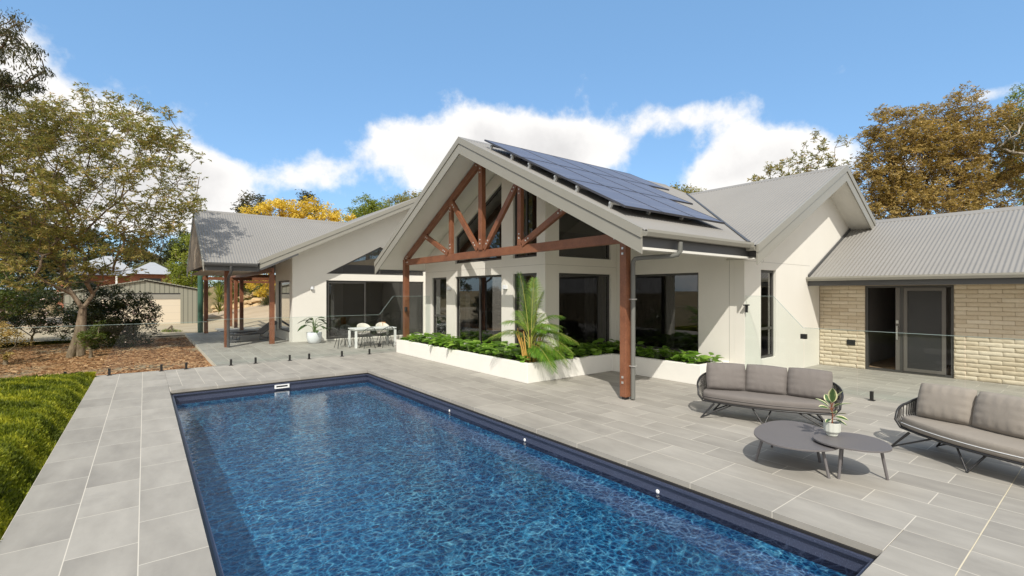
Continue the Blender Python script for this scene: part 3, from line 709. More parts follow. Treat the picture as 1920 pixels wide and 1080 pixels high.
# brick wing roof
XBE, ZBE, XBR, ZBR = 14.06, 2.39, 17.75, 4.17
corr('roof', [(XBE, -6.6, ZBE), (XBE, Y4-.01, ZBE), (XBR, Y4-.01, ZBR), (XBR, -6.6, ZBR)], (0, 1, 0))
corr('roof', [(XBR, -6.6, ZBR), (XBR, 5.6, ZBR), (21.4, 5.6, ZBE), (21.4, -6.6, ZBE)], (0, 1, 0))
ridge((XBR, -6.6, ZBR), (XBR, 4.9, ZBR), (-1, 0, -.48), (1, 0, -.48), .2)
gutter((XBE, -6.6, ZBE), (XBE, Y4-.01, ZBE), (-1, 0, 0), h=.08)
MB().box((XBE+.01, -6.6, ZBE-.22), (XBE+.07, Y4-.01, ZBE-.075)).build('eave_beam', M_dark, house)
soffit([(XBE+.02, -6.5, ZBE-.18), (XBE+.02, Y4-.01, ZBE-.18), (XB+.1, Y4-.01, ZBE-.18), (XB+.1, -6.5, ZBE-.18)])
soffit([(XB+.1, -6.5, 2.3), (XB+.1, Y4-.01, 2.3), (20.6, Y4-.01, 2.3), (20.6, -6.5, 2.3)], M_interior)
fascia((XBE, Y4-.014, ZBE+.02), (17.3, Y4-.014, ZBE+.02+(17.3-XBE)*.482), -.02, .07, (0, -1, 0), .03, 'roof_flashing', M_dark)
# left wing roof
YW = 19.6; RX = 10.6; RWZ = GL(RX)
VS = .602; VY0, VYR, VZ0 = 19.45, 23.3, 3.03; VZR = VZ0+VS*(VYR-VY0); VX = 1.62
xv = 3.29+(VZR-3.13)/.482
corr('roof', [(3.29, YW, 3.13), (RX, YW, RWZ), (RX, 29.8, RWZ), (xv, 29.8, GL(xv)), (xv, VYR, VZR)], (0, 1, 0))
corr('roof', [(RX, YW, RWZ), (17.6, YW, GL(17.6)), (17.6, 29.8, GL(17.6)), (RX, 29.8, RWZ)], (0, 1, 0))
barge((3.35, YW, GL(3.35)), (RX, YW, RWZ), (0, -1, 0), .30); barge((RX, YW, RWZ), (17.6, YW, GL(17.6)), (0, -1, 0), .30)
soffit([(3.45, YW+.001, GL(3.45)-.26), (RX, YW+.001, RWZ-.26), (RX, 29.8, RWZ-.26), (3.45, 29.8, GL(3.45)-.26)]); soffit([(RX, YW+.001, RWZ-.26), (17.6, YW+.001, GL(17.6)-.26), (17.6, 29.8, GL(17.6)-.26), (RX, 29.8, RWZ-.26)])
# verandah roof
corr('roof', [(VX, VY0, VZ0), (3.25, VY0, VZ0), (xv, VYR, VZR), (VX, VYR, VZR)], (1, 0, 0))
VYB = 27.2; zB = VZR-VS*(VYB-VYR)
corr('roof', [(VX, VYR, VZR), (xv, VYR, VZR), (6.5, VYB, zB), (VX, VYB, zB)], (1, 0, 0))
ridge((VX-.03, VYR, VZR), (xv, VYR, VZR), (0, -1, -VS), (0, 1, -VS))
barge((VX, VY0-.02, VZ0), (VX, VYR, VZR), (-1, 0, 0), .30, .10); barge((VX, VYR, VZR), (VX, VYB, zB), (-1, 0, 0), .30, .10)
gutter((VX, VY0, VZ0-.005), (3.27, VY0, VZ0-.005), (0, -1, 0), M_dark); MB().box((VX+.03, VY0+.02, VZ0-.27), (3.3, VY0+.08, VZ0-.08)).build('eave_beam', M_dark, house)
fascia((3.27, YW+.02, 3.10), (4.7, YW+.02, 3.80), -.36, -.27, (0, -1, 0), .05, 'eave_beam', M_dark)
# verandah gable infill board
MB().prism([(VY0+.3, VZ0-.12), (VYB-.05, zB-.04), (VYR, VZR-.2)], [], fx_(VX-.015), 0, .03).build('gable_board', simple('taupe_lining', (.30, .24, .17), .8), house)
soffit([(VX+.02, VY0+.05, VZ0-.22), (3.4, VY0+.05, VZ0-.22), (3.4, VYB, zB-.2), (VX+.02, VYB, zB-.2)], simple('lining_board', (.45, .40, .33), .8))
# --- timber truss and posts
XT = 7.12; yr = 5.77; yl = 15.2; ZB = 3.02
truss = empty('timber_truss', (XT, RY, ZB)); truss.parent = house
def beam(p, q, w=.10, h=.19, name='beam', off=0, bolts=True):
    p = Vector(p); q = Vector(q); up = Vector((0, 0, 1)) if abs((q-p).normalized().z) < .95 else Vector((0, 1, 0))
    a, b = p-Vector((XT, RY, ZB)), q-Vector((XT, RY, ZB)); a.x += off; b.x += off
    mb = MB().bar(a, b, w, h, up); o = mb.build(name, M_timber, truss, .006)
    if bolts:
        d = (b-a).normalized(); bb = MB()
        for e, s in ((a, 1), (b, -1)):
            for k in (.17, .27):
                c = e+d*k*s+Vector((-w/2, 0, 0)); bb.lathe([(0, .016), (.014, .014), (.021, .008), (.022, -.004)], 8, (0, 0, 0))
                n = 32; 
                for i in range(len(bb.v)-n, len(bb.v)):
                    v = bb.v[i]; bb.v[i] = (c.x-v[2], c.y+v[0], c.z+v[1])
        bb.build('bolt', M_bolt, truss)
    return o
chz = lambda y: roofz(y)-SOF-.13
beam((XT, yl+.05, ZB), (XT, yr-.05, ZB), .10, .20)
beam((XT, yl+.05, chz(yl+.05)-.02), (XT, RY, chz(RY)-.02), .10, .19); beam((XT, yr-.05, chz(yr)-.02), (XT, RY, chz(RY)-.02), .10, .19, off=.001)
vz = lambda y: chz(y)-.09
o_ = .003
beam((XT, RY, ZB+.1), (XT, RY, vz(RY)-.02), .13, .17, off=-.02)
for sgn in (1, -1):
    yv = RY+sgn*1.62; yo = RY+sgn*3.25
    beam((XT, yv, ZB+.1), (XT, yv, vz(yv)), .10, .14, off=-.004)
    beam((XT, yv-sgn*.06, vz(yv)+.02), (XT, RY+sgn*.16, ZB+.12), .09, .145, off=-.03)
    beam((XT, yo, vz(yo)+.03), (XT, yv+sgn*.12, ZB+.12), .09, .145, off=-.03)
def post(x, y, z0, z1, w=.19, shoe=False, name='post', bolts=()):
    mb = MB().box((x-w/2, y-w/2, z0), (x+w/2, y+w/2, z1)); o = mb.build(name, M_timber, house, .008)
    if shoe: MB().box((x-w*.33, y-w*.33, 0), (x+w*.33, y+w*.33, z0)).build('post_shoe', M_metal, o)
    if bolts:
        bb = MB()
        for z in bolts: bb.box((x-w/2-.014, y-.02, z-.02), (x-w/2, y+.02, z+.02))
        bb.build('bolt', M_bolt, o)
    return o
post(XT, yr, .05, 3.12, .145, True, bolts=(.32, .42, 2.72, 2.82)); post(XT, yl, .3, 3.12, .17)
beam((XT+.12, yr+.001, 2.98), (X3, yr+.001, 2.98), .10, .18, bolts=False) if False else None
# downpipe from the eave gutter to the post
dp = MB(); c = [(7.42, YE-.06, 2.88), (7.42, YE-.06, 2.72), (7.40, YE-.02, 2.66), (7.36, YE+.05, 2.64), (7.22, yr-.28, 2.63), (7.20, yr-.17, 2.62), (7.19, yr-.13, 2.57), (7.19, yr-.125, 2.5), (7.19, yr-.125, .02)]
dp.tube(c, .043, 12); dp.build('downpipe', simple('grey_downpipe', (.15, .15, .135), .45), house)
MB().box((7.14, yr-.175, 1.86), (7.24, yr-.074, 1.88)).build('pipe_clip', M_bolt, house); MB().box((7.14, yr-.175, .62), (7.24, yr-.074, .64)).build('pipe_clip', M_bolt, house)
# verandah posts and beams
for x, y, z0 in ((2.38, 20.12, 0), (3.92, 20.38, 0), (2.38, 27.6, 0), (4.02, 28.4, 0), (4.05, 30.6, .0), (4.02, 32.4, .0)): post(x, y, z0, 2.80, .17)
mb = MB().bar((2.38, 19.9, 2.88), (2.38, 27.7, 2.88), .09, .16).bar((3.92, 20.2, 2.86), (4.03, 32.5, 2.86), .09, .16).bar((2.3, 28.4, 2.70), (4.5, 28.4, 2.70), .09, .15).bar((4.09, 30.6, 2.76), (7.5, 30.6, 2.76), .09, .16).bar((4.09, 28.3, 2.86), (7.4, 28.3, 2.86), .09, .16).bar((3.97, 32.4, 2.62), (7.4, 32.4, 2.62), .09, .14)
mb.build('verandah_beam', M_timber, house)
dp = MB().tube([(2.42, VY0-.05, 2.95), (2.42, VY0-.05, 2.72), (2.40, VY0+.2, 2.6), (2.40, 19.93, 2.5), (2.40, 19.93, .02)], .05, 12); dp.build('downpipe', M_dark, house)
gp = MB().tube([(2.22, 28.5, -.1), (2.22, 28.5, 3.0)], .12, 14); gpo = gp.build('painted_pole', simple('green_paint', (.05, .13, .085), .45, var=.3)); tag(gpo, 'round dark green painted pole beside the far verandah post', 'pole')
# wall lights
def wlamp(x, y, z, face, lab):
    e = empty('wall_light', (x, y, z), 0 if face == 'x' else R(90), lab, 'wall light', 'small square lights on the house walls')
    MB().box((-.012, -.045, -.05), (0, .045, .05)).build('back_plate', M_whitepot, e)
    MB().prism(rect(-.05, -.055, .05, .06), [], lambda s, q, d: (d, s, q), -.11, -.013).build('housing', M_whitepot, e, .008); MB().box((-.095, -.035, -.066), (-.03, .035, -.056)).build('lens', M_dark, e)
wlamp(X1, 13.62, 2.13, 'x', 'small white wall light left of the wide window under the truss')
wlamp(X1, 10.56, 2.14, 'x', 'small white wall light right of the wide window under the truss')
wlamp(5.42, Y0, 2.17, 'y', 'small white wall light left of the dining doors')
wlamp(X0, 20.72, 2.1, 'x', 'small white wall light at the corner of the left wing') if False else None

# --- solar panels
def f_solar(t):
    p = OB(t); s = t.n('ShaderNodeSeparateXYZ', i_0=p)
    def line(a, per, w): return t.m('LESS_THAN', t.m('ABSOLUTE', t.m('SUBTRACT', t.m('FRACT', t.m('DIVIDE', a, per)), .5)), w)
    g = t.m('MAXIMUM', line(s.outputs[0], .185, .022), line(s.outputs[1], .1, .028)); bus = line(s.outputs[1], .8, .008)
    c = t.mix(g, (.105, .105, .14), (.135, .135, .165)); c = t.mix(bus, c, (.30, .30, .33))
    return pbsdf(t, c, .38, 0, None, .7)
M_solar = mat('solar_cells', f_solar)
ang = math.atan(RS); cell = None; ups = Vector((0, math.cos(ang), math.sin(ang)))
def panel(i, j, lab):
    global cell
    x = 6.74+i*1.135; y = 5.47+j*1.475; z = roofz(y)+.17
    if cell is None:
        e = empty('solar_panel', (0, 0, 0)); w, l = 1.128, 1.475/math.cos(ang)-.008
        MB().box((.012, .012, .001), (w-.012, l-.012, .034)).build('cells', M_solar, e)
        MB().prism(rect(0, 0, w, l), [rect(.0125, .0125, w-.0125, l-.0125)], lambda s, q, d: (s, q, d), 0, .04).build('frame', simple('panel_frame', (.05, .05, .06), .4), e)
        mb = MB()
        for q in (.35, l-.35): mb.box((-.03, q-.02, -.05), (w+.0, q+.02, -.012))
        for q in (.35, l-.35): mb.box((.0, q-.03, -.14), (.05, q+.03, -.051))
        mb.build('rail', M_bolt, e); cell = e
    else: e = copy_tree(cell)
    e.location = (x, y, z); e.rotation_euler = (ang, 0, 0); return tag(e, lab, 'solar panel', 'solar panels on the porch roof')
rown = ['bottom', 'middle', 'top']; ordn = ['leftmost', 'second from left', 'third from left', 'fourth from left', 'rightmost']
for j, n in enumerate((3, 4, 5)):
    for i in range(n): panel(i, j, f'solar panel in the {rown[j]} row on the roof, ' + ('rightmost of its row' if i == n-1 else ordn[i]))
# ---------------------------------------------------------------- planter and its plants
pl = empty('planter_box', (8.0, 10, 0), 0, 'long low white rendered planter wrapping the house corner in an L', 'planter')
def pbx(lst, name, m):
    mb = MB()
    for q in lst: mb.box(*q)
    return under(mb.build(name, m), pl)
PT = .43
outer = [(6.63, 8.05), (9.42, 8.05), (9.42, 5.62), (10.635, 5.62), (10.635, 8.945), (7.945, 8.945), (7.945, 14.9), (6.63, 14.9)]
inn_ = [(6.76, 8.18), (9.55, 8.18), (9.55, 5.75), (10.60, 5.75), (10.60, 8.92), (7.92, 8.92), (7.92, 14.77), (6.76, 14.77)]
mb = MB().prism(outer, [inn_], lambda s, q, d: (s, q, d), .001, PT); under(mb.build('planter_wall', M_planter, None, .008), pl)
mb = MB().prism(inn_, [], lambda s, q, d: (s, q, d), .05, PT-.06); under(mb.build('soil', M_soil), pl)

def leafgeo(L, W_, n=6, curl=.25, fold=.25):
    """one leaf along +x: strip of quads both sides of a midrib, returns verts, quads"""
    vs = []; fs = []
    for i in range(n+1):
        u = i/n; w = W_*.5*(math.sin(math.pi*min(1, u**.75*1.0))**.8)*(1 if u < .98 else 0)+.001; x = L*u; z = -curl*L*u*u
        vs += [(x, -w, z+fold*w), (x, 0, z), (x, w, z+fold*w)]
    for i in range(n): a = 3*i; fs += [(a, a+1, a+4, a+3), (a+1, a+2, a+5, a+4)]
    return np.array(vs), np.array(fs)
def leaf_place(items, base, mat_, name, parent=None, stems=None, tintf=None, smooth=True):
    """items: (pos, heading, pitch, roll, scale)"""
    bv, bf = base; V = []; F = []; T = []; o = 0
    for k, (p, h, pi_, ro, s) in enumerate(items):
        M = Matrix.Rotation(h, 3, 'Z') @ Matrix.Rotation(-pi_, 3, 'Y') @ Matrix.Rotation(ro, 3, 'X'); M = np.array(M)
        V.append((bv*s) @ M.T+np.array(p)); F.append(bf+o); o += len(bv); tt = rng.random() if tintf is None else tintf(k); T += [min(1, max(0, tt+rng.uniform(-.04, .04)))]*len(bf)
    return np_mesh(name, np.concatenate(V), np.concatenate(F), mat_, parent, T, smooth)
M_stem = simple('green_stem', (.10, .16, .04), .6)
def low_plant(seed):
    rng.seed(seed); e = empty('leafy_plant'); items = []; st = MB()
    for k in range(17):
        h = rng.uniform(0, 6.28); r = rng.uniform(.03, .20); z = rng.uniform(.06, .25)*(1.2-r*2); p = (r*math.cos(h), r*math.sin(h), z)
        st.tube([(0, 0, 0), (p[0]*.5, p[1]*.5, z*.7), p], [.006, .005, .004], 4, False)
        items.append((p, h+rng.uniform(-.6, .6), rng.uniform(-.2, .55), rng.uniform(-.5, .5), rng.uniform(.75, 1.25)))
    leaf_place(items, leafgeo(.20, .165, 5, .25, .15), ML['planter'], 'foliage', e); st.build('stem', M_stem, e); return e
protos = [low_plant(s) for s in (1, 2, 3)]
used = [0, 0, 0]
spots = []
rng.seed(5)
y = 14.6
while y > 8.35:
    spots.append((6.95+rng.uniform(-.06, .1), y)); 
    if rng.random() < .8: spots.append((7.35+rng.uniform(-.1, .15), y-.12))
    if rng.random() < .5: spots.append((7.75, y+.1))
    y -= .36
x = 8.0
while x < 10.4: spots.append((x, 8.42+rng.uniform(-.1, .1))); spots.append((x+.15, 8.72)); x += .36
y = 8.0
while y > 5.95:
    spots.append((9.78+rng.uniform(-.05, .08), y)); spots.append((10.2+rng.uniform(-.08, .1), y-.1)); y -= .34
allp = []
for i, (x, y) in enumerate(spots):
    k = i % 3; e = protos[k] if not used[k] else copy_tree(protos[k]); used[k] = 1
    e.location = (x, y, PT-.07); e.rotation_euler = (0, 0, rng.uniform(0, 6.28)); s = rng.uniform(.8, 1.25); e.scale = (s, s, s)
    if x < 7.95 and y > 8.95: lab = 'bright green broad-leaved plant in the long pool-side arm of the white planter'; g = 'leafy plants in the pool-side arm of the planter'
    elif y > 8.2: lab = 'green broad-leaved plant in the shaded middle arm of the white planter'; g = 'leafy plants in the middle arm of the planter'
    else: lab = 'bright green broad-leaved plant in the short right end of the white planter'; g = 'leafy plants in the right arm of the planter'
    tag(e, lab, 'plant', g)
# palm
pm = empty('palm', (7.02, 8.42, PT-.07), 0, 'clumping golden-stemmed palm with arching feathery fronds in the planter corner', 'palm')
M_cane = simple('golden_cane', (.50, .30, .07), .5, var=.25)
mb = MB(); rng.seed(11); tips = []
for k in range(15):
    a = rng.uniform(0, 6.28); r0 = rng.uniform(.02, .17); r1 = r0+rng.uniform(.06, .26); h = rng.uniform(.45, 1.0)
    p0 = Vector((r0*math.cos(a), r0*math.sin(a), 0)); p1 = Vector((r1*math.cos(a), r1*math.sin(a), h)); mb.tube([p0, p0.lerp(p1, .5)+Vector((0, 0, .05)), p1], [.022, .017, .010], 6, False); tips.append((p1, a))
mb.build('cane', M_cane, pm)
M_rach = simple('frond_rib', (.34, .34, .07), .5)
camdir = Vector((-SY, -CY, 0))
fr = [ # lean (right in view), toward camera, length, start height, tip drop
 (-.15, .1, 1.62, .85, .08), (.06, -.1, 1.45, .9, .10), (.22, .05, 1.3, .8, .15), (-.55, .25, 1.25, .7, .55), (-.95, .1, 1.15, .65, .75), (.6, .1, 1.35, .75, .5), (.95, .3, 1.25, .65, .8), (1.05, -.1, 1.3, .6, .85),
 (.35, .5, 1.1, .6, .6), (.8, .7, 1.15, .45, 1.0), (.55, 1.0, 1.1, .35, 1.1), (1.2, .4, 1.0, .3, 1.1), (-.9, -.4, 1.0, .55, .6), (.3, -.6, 1.3, .7, .4), (.75, -.5, 1.2, .7, .6), (-.25, -.5, 1.25, .7, .35), (.15, .9, .75, .3, .8), (1.0, .9, .8, .2, 1.0), (.7, .25, 1.45, .5, .75), (.5, .45, 1.3, .7, .65), (.9, .55, 1.2, .6, .95)]
for (sx, sc, L, h0, drop) in fr:
    d = Vector((CY, -SY, 0))*sx+camdir*sc; lean = min(1.0, d.length)
    dh = d.normalized(); a = math.atan2(dh.y, dh.x); pts = []; N = 14
    L *= .93
    for i in range(N+1):
        u = i/N; hor = L*lean*(u*.45+.45*u*u); z = h0*.8+L*(1.0-lean*.25)*u-drop*L*u*u*.95
        pts.append(Vector((dh.x*(.05+hor), dh.y*(.05+hor), z)))
    rb = MB().tube([Vector((dh.x*.04, dh.y*.04, .25))]+pts, [.012]+[.011-.008*i/N for i in range(N+1)], 5, False).build('frond', M_rach, pm)
    items = []; side = Vector((-dh.y, dh.x, 0))
    V = []; F = []; T = []; o = 0; M_ = 42; tb = rng.uniform(.25, .75)
    for i in range(M_):
        u = .16+.84*i/(M_-1); f = u*N; k = min(N-1, int(f)); p = pts[k].lerp(pts[k+1], f-k); tg_ = (pts[k+1]-pts[k]).normalized()
        ll = (.10+.30*math.sin(math.pi*min(1, u*.9+.08)))*(L/1.2)
        for sgn in (1, -1):
            dd = (side*sgn*.8+tg_*.75+Vector((0, 0, .12+rng.uniform(-.1, .1)))).normalized(); upv = dd.cross(tg_).normalized(); wv = upv.cross(dd).normalized()*.0068
            q1 = p+dd*ll*.5+Vector((0, 0, -.02)); q2 = p+dd*ll*1.0+Vector((0, 0, -.13*ll/.3))
            V += [p-wv*.5, p+wv*.5, q1+wv, q1-wv, q2+wv*.15, q2-wv*.15]; F += [(o, o+1, o+2, o+3), (o+3, o+2, o+4, o+5)]; o += 6; tt = min(1, max(0, tb+rng.uniform(-.2, .25)+.2*(1-u))); T += [tt, tt]
    np_mesh('leaflets', [tuple(v) for v in V], F, ML['palm'], rb, T)
pm.scale = (1.0, 1.0, 1.03)

# ---------------------------------------------------------------- glass pool fences
def fence(name, lab, cat='glass fence'): return empty(name, (0, 0, 0), 0, lab, cat)
def spig(x, y, par, rot=0):
    M = Matrix.Translation((x, y, 0)) @ Matrix.Rotation(rot, 4, 'Z')
    mb = MB().box((-.026, -.026, .008), (.026, .026, .17), M).box((-.05, -.05, .001), (.05, .05, .012), M); return mb.build('spigot', M_spigot, par, .004)
f1 = fence('glass_fence', 'long frameless glass fence on short black spigots between the pool and the patio'); FY = 15.0
def gpanel(poly, fn, par, name='glass_panel', th=.012):
    o = MB().prism(poly, [], fn, -th/2, th/2).build(name, M_fglass, par)
    # polished edge along the top and sides
    n = len(poly)
    mb = MB(); zt = max(p[1] for p in poly); tp = [p for p in poly if p[1] > .6*zt]; tp.sort(key=lambda p: (poly.index(p)))
    for p, q in zip(tp[:-1], tp[1:]):
        if abs(p[0]-q[0]) > .02: mb.prism([(p[0], p[1]-.005), (q[0], q[1]-.005), (q[0], q[1]+.001), (p[0], p[1]+.001)], [], fn, -th/2-.001, th/2+.001)
    mb; mb.build('polished_edge', M_gedge, o); return o
xsf = [-9.2, -7.4, -5.6, -3.8, -2.02, -.22, 1.32, 2.86, 4.48, 6.08]
for a, b in zip(xsf[:-1], xsf[1:]): gpanel(rz(a+.006, .06, b-.006, 1.22 if b < 1.4 else 1.27), fy_(FY), f1)
for x in (-8.6, -8.0, -6.8, -6.2, -5, -4.4, -3.2, -2.6, -.67, .34, .86, 1.87, 2.47, 3.36, 3.9, 4.87, 5.75): spig(x, FY, f1)
for x in (-1.45,): spig(x, FY, f1)
gate = [(6.10, .08), (6.62, .08), (6.62, 1.87), (6.58, 1.87), (6.10, 1.28)]
gpanel([(6.09, .06), (6.62, .06), (6.62, 1.87), (6.56, 1.87), (6.09, 1.28)], fy_(FY), f1)
gpanel(rz(6.63, .48, 7.93, 1.87), fy_(FY), f1)
MB().box((6.03, FY-.03, 1.02), (6.13, FY+.03, 1.12)).box((6.03, FY-.03, .22), (6.13, FY+.03, .32)).build('hinge', M_spigot, f1)
MB().box((7.02, FY-.03, 1.35), (7.06, FY+.12, 1.50)).build('latch', M_spigot, f1)
f2 = fence('glass_fence', 'frameless glass fence with a sloped tall panel running past the brick wing doors')
FX = 10.64
gpanel([(5.26, .05), (5.26, 1.92), (4.66, 1.92), (4.07, 1.27), (4.07, .05)], fx_(FX), f2)
for a, b in ((4.055, 3.15), (3.138, 1.66), (1.648, .1), (.088, -1.4), (-1.41, -2.9)): gpanel(rz(b, .06, a, 1.28), fx_(FX), f2)
for y in (2.92, 1.95, 1.35, .4, -.2, -1.1): spig(FX, y, f2)
MB().box((FX-.03, 4.01, 1.05), (FX+.03, 4.12, 1.15)).box((FX-.03, 4.01, .18), (FX+.03, 4.12, .28)).build('hinge', M_spigot, f2)
MB().box((FX-.12, 5.18, 1.70), (FX+.03, 5.25, 1.73)).box((FX-.03, 5.2, 1.55), (FX+.0, 5.25, 1.71)).build('latch', M_spigot, f2)

# ---------------------------------------------------------------- outdoor lounge
def sofa(loc, ang_, lab, cush, ncush=3, name='outdoor_sofa', pipe=None):
    """local: x = width, y = depth (back +y), front faces -y"""
    e = empty(name, (*loc, 0), ang_, lab, 'sofa'); Wd, D = 1.98, .80
    def plan(t_, sx, sy, y0=0): # rounded D outline: t 0..1 from front-left round the back to front-right
        a = math.pi*(1.10-1.20*t_)*1.0; c, s = math.cos(a), math.sin(a)
        return (sx*math.copysign(abs(c)**.62, c), y0+sy*math.copysign(abs(s)**.72, s))
    # base ring
    lo = []; hi = []; N = 64
    for i in range(N+1):
        t_ = i/N; x, y = plan(t_, Wd*.46, D*.42, .0); lo.append(Vector((x, y, .25)))
        x, y = plan(t_, Wd*.50, D*.47, .05); z = .70-.27*(abs(2*t_-1)**2.2); hi.append(Vector((x, y, z)))
    # front edge of the ring
    fl, fr_ = lo[0].copy(), lo[-1].copy(); front = [fl.lerp(fr_, k/12)+Vector((0, -.16*math.sin(math.pi*k/12)-.0, 0)) for k in range(13)]
    mb = MB().tube(lo, .014, 8).tube(front, .014, 8); mb.tube([Vector((-.7, -.2, .25)), Vector((-.7, .3, .25))], .012, 6); mb.tube([Vector((.7, -.2, .25)), Vector((.7, .3, .25))], .012, 6)
    mb.tube([lo[0]]+[lo[0].lerp(hi[0], .5)+Vector((-.03, -.02, 0)), hi[0]]+hi[1:-1]+[hi[-1], lo[-1].lerp(hi[-1], .5)+Vector((.03, -.02, 0)), lo[-1]], .016, 8)
    mb.build('frame', M_metal, e)
    # seat pan
    base = [(p.x*.97, p.y*.97) for p in lo]+[(p.x, p.y+.02) for p in reversed(front[1:-1])]
    MB().prism(base, [], lambda s, q, d: (s, q, d), .235, .262).build('seat_pan', M_strap, e)
    # woven straps
    mb = MB()
    for i in range(1, N):
        for k in ((0,) if (i/N < .0) else (0,)):
            a, b = lo[i], hi[i]; dirx = (lo[min(N, i+1)]-lo[i-1]).normalized()*.0115; mid = a.lerp(b, .5)+Vector((a.x, a.y, 0)).normalized()*.025
            vs = []
            for p in (a, mid, b): vs += [p-dirx, p+dirx]
            mb.add(vs, [(0, 1, 3, 2), (2, 3, 5, 4)])
    mb.build('strap', M_strap, e)
    # legs: V-shaped pairs
    for (x, y) in ((-.72, -.24), (.72, -.24), (-.62, .26), (.62, .26), (0, -.30)):
        if x == 0: mb = MB().tube([(-.16, y+.05, .24), (0.0, y-.03, .01)], [.012, .011], 6).tube([(.10, y+.12, .24), (0.0, y-.03, .01)], [.012, .011], 6)
        else:
            s = math.copysign(1, x); mb = MB().tube([(x-.02*s, y, .24), (x+.17*s, y-.06 if y < 0 else y+.05, .005)], [.017, .011], 6).tube([(x-.28*s, y+.02, .24), (x+.165*s, y-.06 if y < 0 else y+.05, .012)], [.013, .010], 6)
        mb.build('leg', M_metal, e)
    # seat cushion following the outline
    def pad(outl, z0, z1, name, m, bulge=.035):
        c = Vector((sum(p[0] for p in outl)/len(outl), sum(p[1] for p in outl)/len(outl))); mb = MB(); n = len(outl); rings = []
        prof = [(.90, 0), (.975, .06), (1.0, .25), (1.005, .46), (.995, .50), (1.005, .54), (1.0, .75), (.97, .93), (.90, 1.0), (.6, 1.04), (.25, 1.06)]
        for k, (sc, h) in enumerate(prof):
            for p in outl:
                q = Vector(p); d = q-c; w = 1-sc; q = c+d*(1-w*(.28/d.length) if sc > .85 else sc) if sc > .85 else c+d*sc
                rings.append((q.x, q.y, z0+(z1-z0)*h))
        fs = [(i*n+j, i*n+(j+1) % n, (i+1)*n+(j+1) % n, (i+1)*n+j) for i in range(len(prof)-1) for j in range(n)]
        mb.add(rings, fs, True); l = len(rings)-n; mb.add(rings[l:], [tuple(range(n))], True); return mb.build(name, m, e)
    outl = []
    for i in range(N+1): x, y = plan(i/N, Wd*.455, D*.42, .0); outl.append((x, y))
    outl += [(p.x*.99, p.y-.012) for p in reversed(front[1:-1])]
    sc_ = pad(outl, .262, .40, 'seat_cushion', cush); MB().tube([Vector((x*1.006, y*1.006, .318)) for x, y in outl+[outl[0]]], .0045, 6, False).build('piping', pipe, sc_)
    # back cushions
    bw = .60 if ncush == 3 else .62
    xs_ = [-.58, 0, .58] if ncush == 3 else [-.50, .12]
    for ci, cx_ in enumerate(xs_):
        rng.seed(int(abs(loc[0])*100)+ci); n = 18; vs = []; fs = []
        for f_ in (0, 1):
            for j in range(n+1):
                for i in range(n+1):
                    u, v = i/n*2-1, j/n*2-1; edge = (1-abs(u)**3.0)*(1-abs(v)**3.0); th = .105*edge**.45
                    pinch = 1-.05*(abs(u*v))**2; wr = .010*math.sin(u*17+ci*2+v*3)*abs(v)**1.5*(1-abs(v)**6)+.008*math.sin(v*15+ci)*abs(u)**2*(1-abs(u)**6)
                    x = u*bw/2*(1-.05*v*v*abs(u)); z = v*.228*(1-.06*u*u*abs(v)); yy = (-(th+wr) if f_ == 0 else th*.8)
                    vs.append((x, yy, z))
        m_ = (n+1)*(n+1)
        for f_ in (0, 1):
            for j in range(n):
                for i in range(n):
                    a = f_*m_+j*(n+1)+i; q = (a, a+1, a+n+2, a+n+1); fs.append(q if f_ == 0 else q[::-1])
        tilt = R(-17)+rng.uniform(-.03, .03); rot = Matrix.Rotation(-.0 if abs(cx_) < .2 else -math.copysign(.18, cx_), 4, 'Z') @ Matrix.Rotation(tilt, 4, 'X') @ Matrix.Rotation(rng.uniform(-.03, .03), 4, 'Y')
        T_ = Matrix.Translation((cx_, .215 if abs(cx_) < .3 else .165, .615)) @ rot
        mb = MB().add([T_ @ Vector(v) for v in vs], fs, True); mb.build('back_cushion', cush, e)
    return e
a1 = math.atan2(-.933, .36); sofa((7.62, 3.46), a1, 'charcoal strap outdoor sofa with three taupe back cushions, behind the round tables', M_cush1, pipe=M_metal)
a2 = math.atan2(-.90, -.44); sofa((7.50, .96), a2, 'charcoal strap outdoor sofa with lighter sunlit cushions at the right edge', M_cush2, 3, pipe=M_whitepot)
# coffee tables
def ctable(c, rx_, ry_, z, rot, legs, lab, name='coffee_table'):
    e = empty(name, (*c, 0), 0, lab, 'coffee table', 'coffee tables'); n = 64; out = []
    for k in range(n):
        a = 2*math.pi*k/n; r = 1+.05*math.cos(2*a+.6)+.045*math.cos(3*a); x, y = rx_*r*math.cos(a), ry_*r*math.sin(a); out.append((x*math.cos(rot)-y*math.sin(rot), x*math.sin(rot)+y*math.cos(rot)))
    MB().prism(out, [], lambda s, q, d: (s, q, d), z-.018, z).build('tabletop', M_taupe, e, .004)
    for lx, ly in legs:
        l = Vector((lx-c[0], ly-c[1], 0)); top_ = Vector((l.x*.80, l.y*.80, z-.018)); MB().tube([top_, l], [.017, .015], 10).build('leg', M_taupe, e)
    return e
ctable((6.05, 2.40), .60, .45, .335, R(27), ((5.73, 2.71), (6.42, 2.83), (6.29, 2.23), (5.83, 1.98)), 'larger pebble-shaped taupe metal coffee table, left and slightly lower')
ctable((6.13, 1.86), .335, .36, .375, R(10), ((5.89, 1.91), (6.27, 1.58), (6.40, 2.05)), 'smaller round taupe metal coffee table carrying the potted plant')
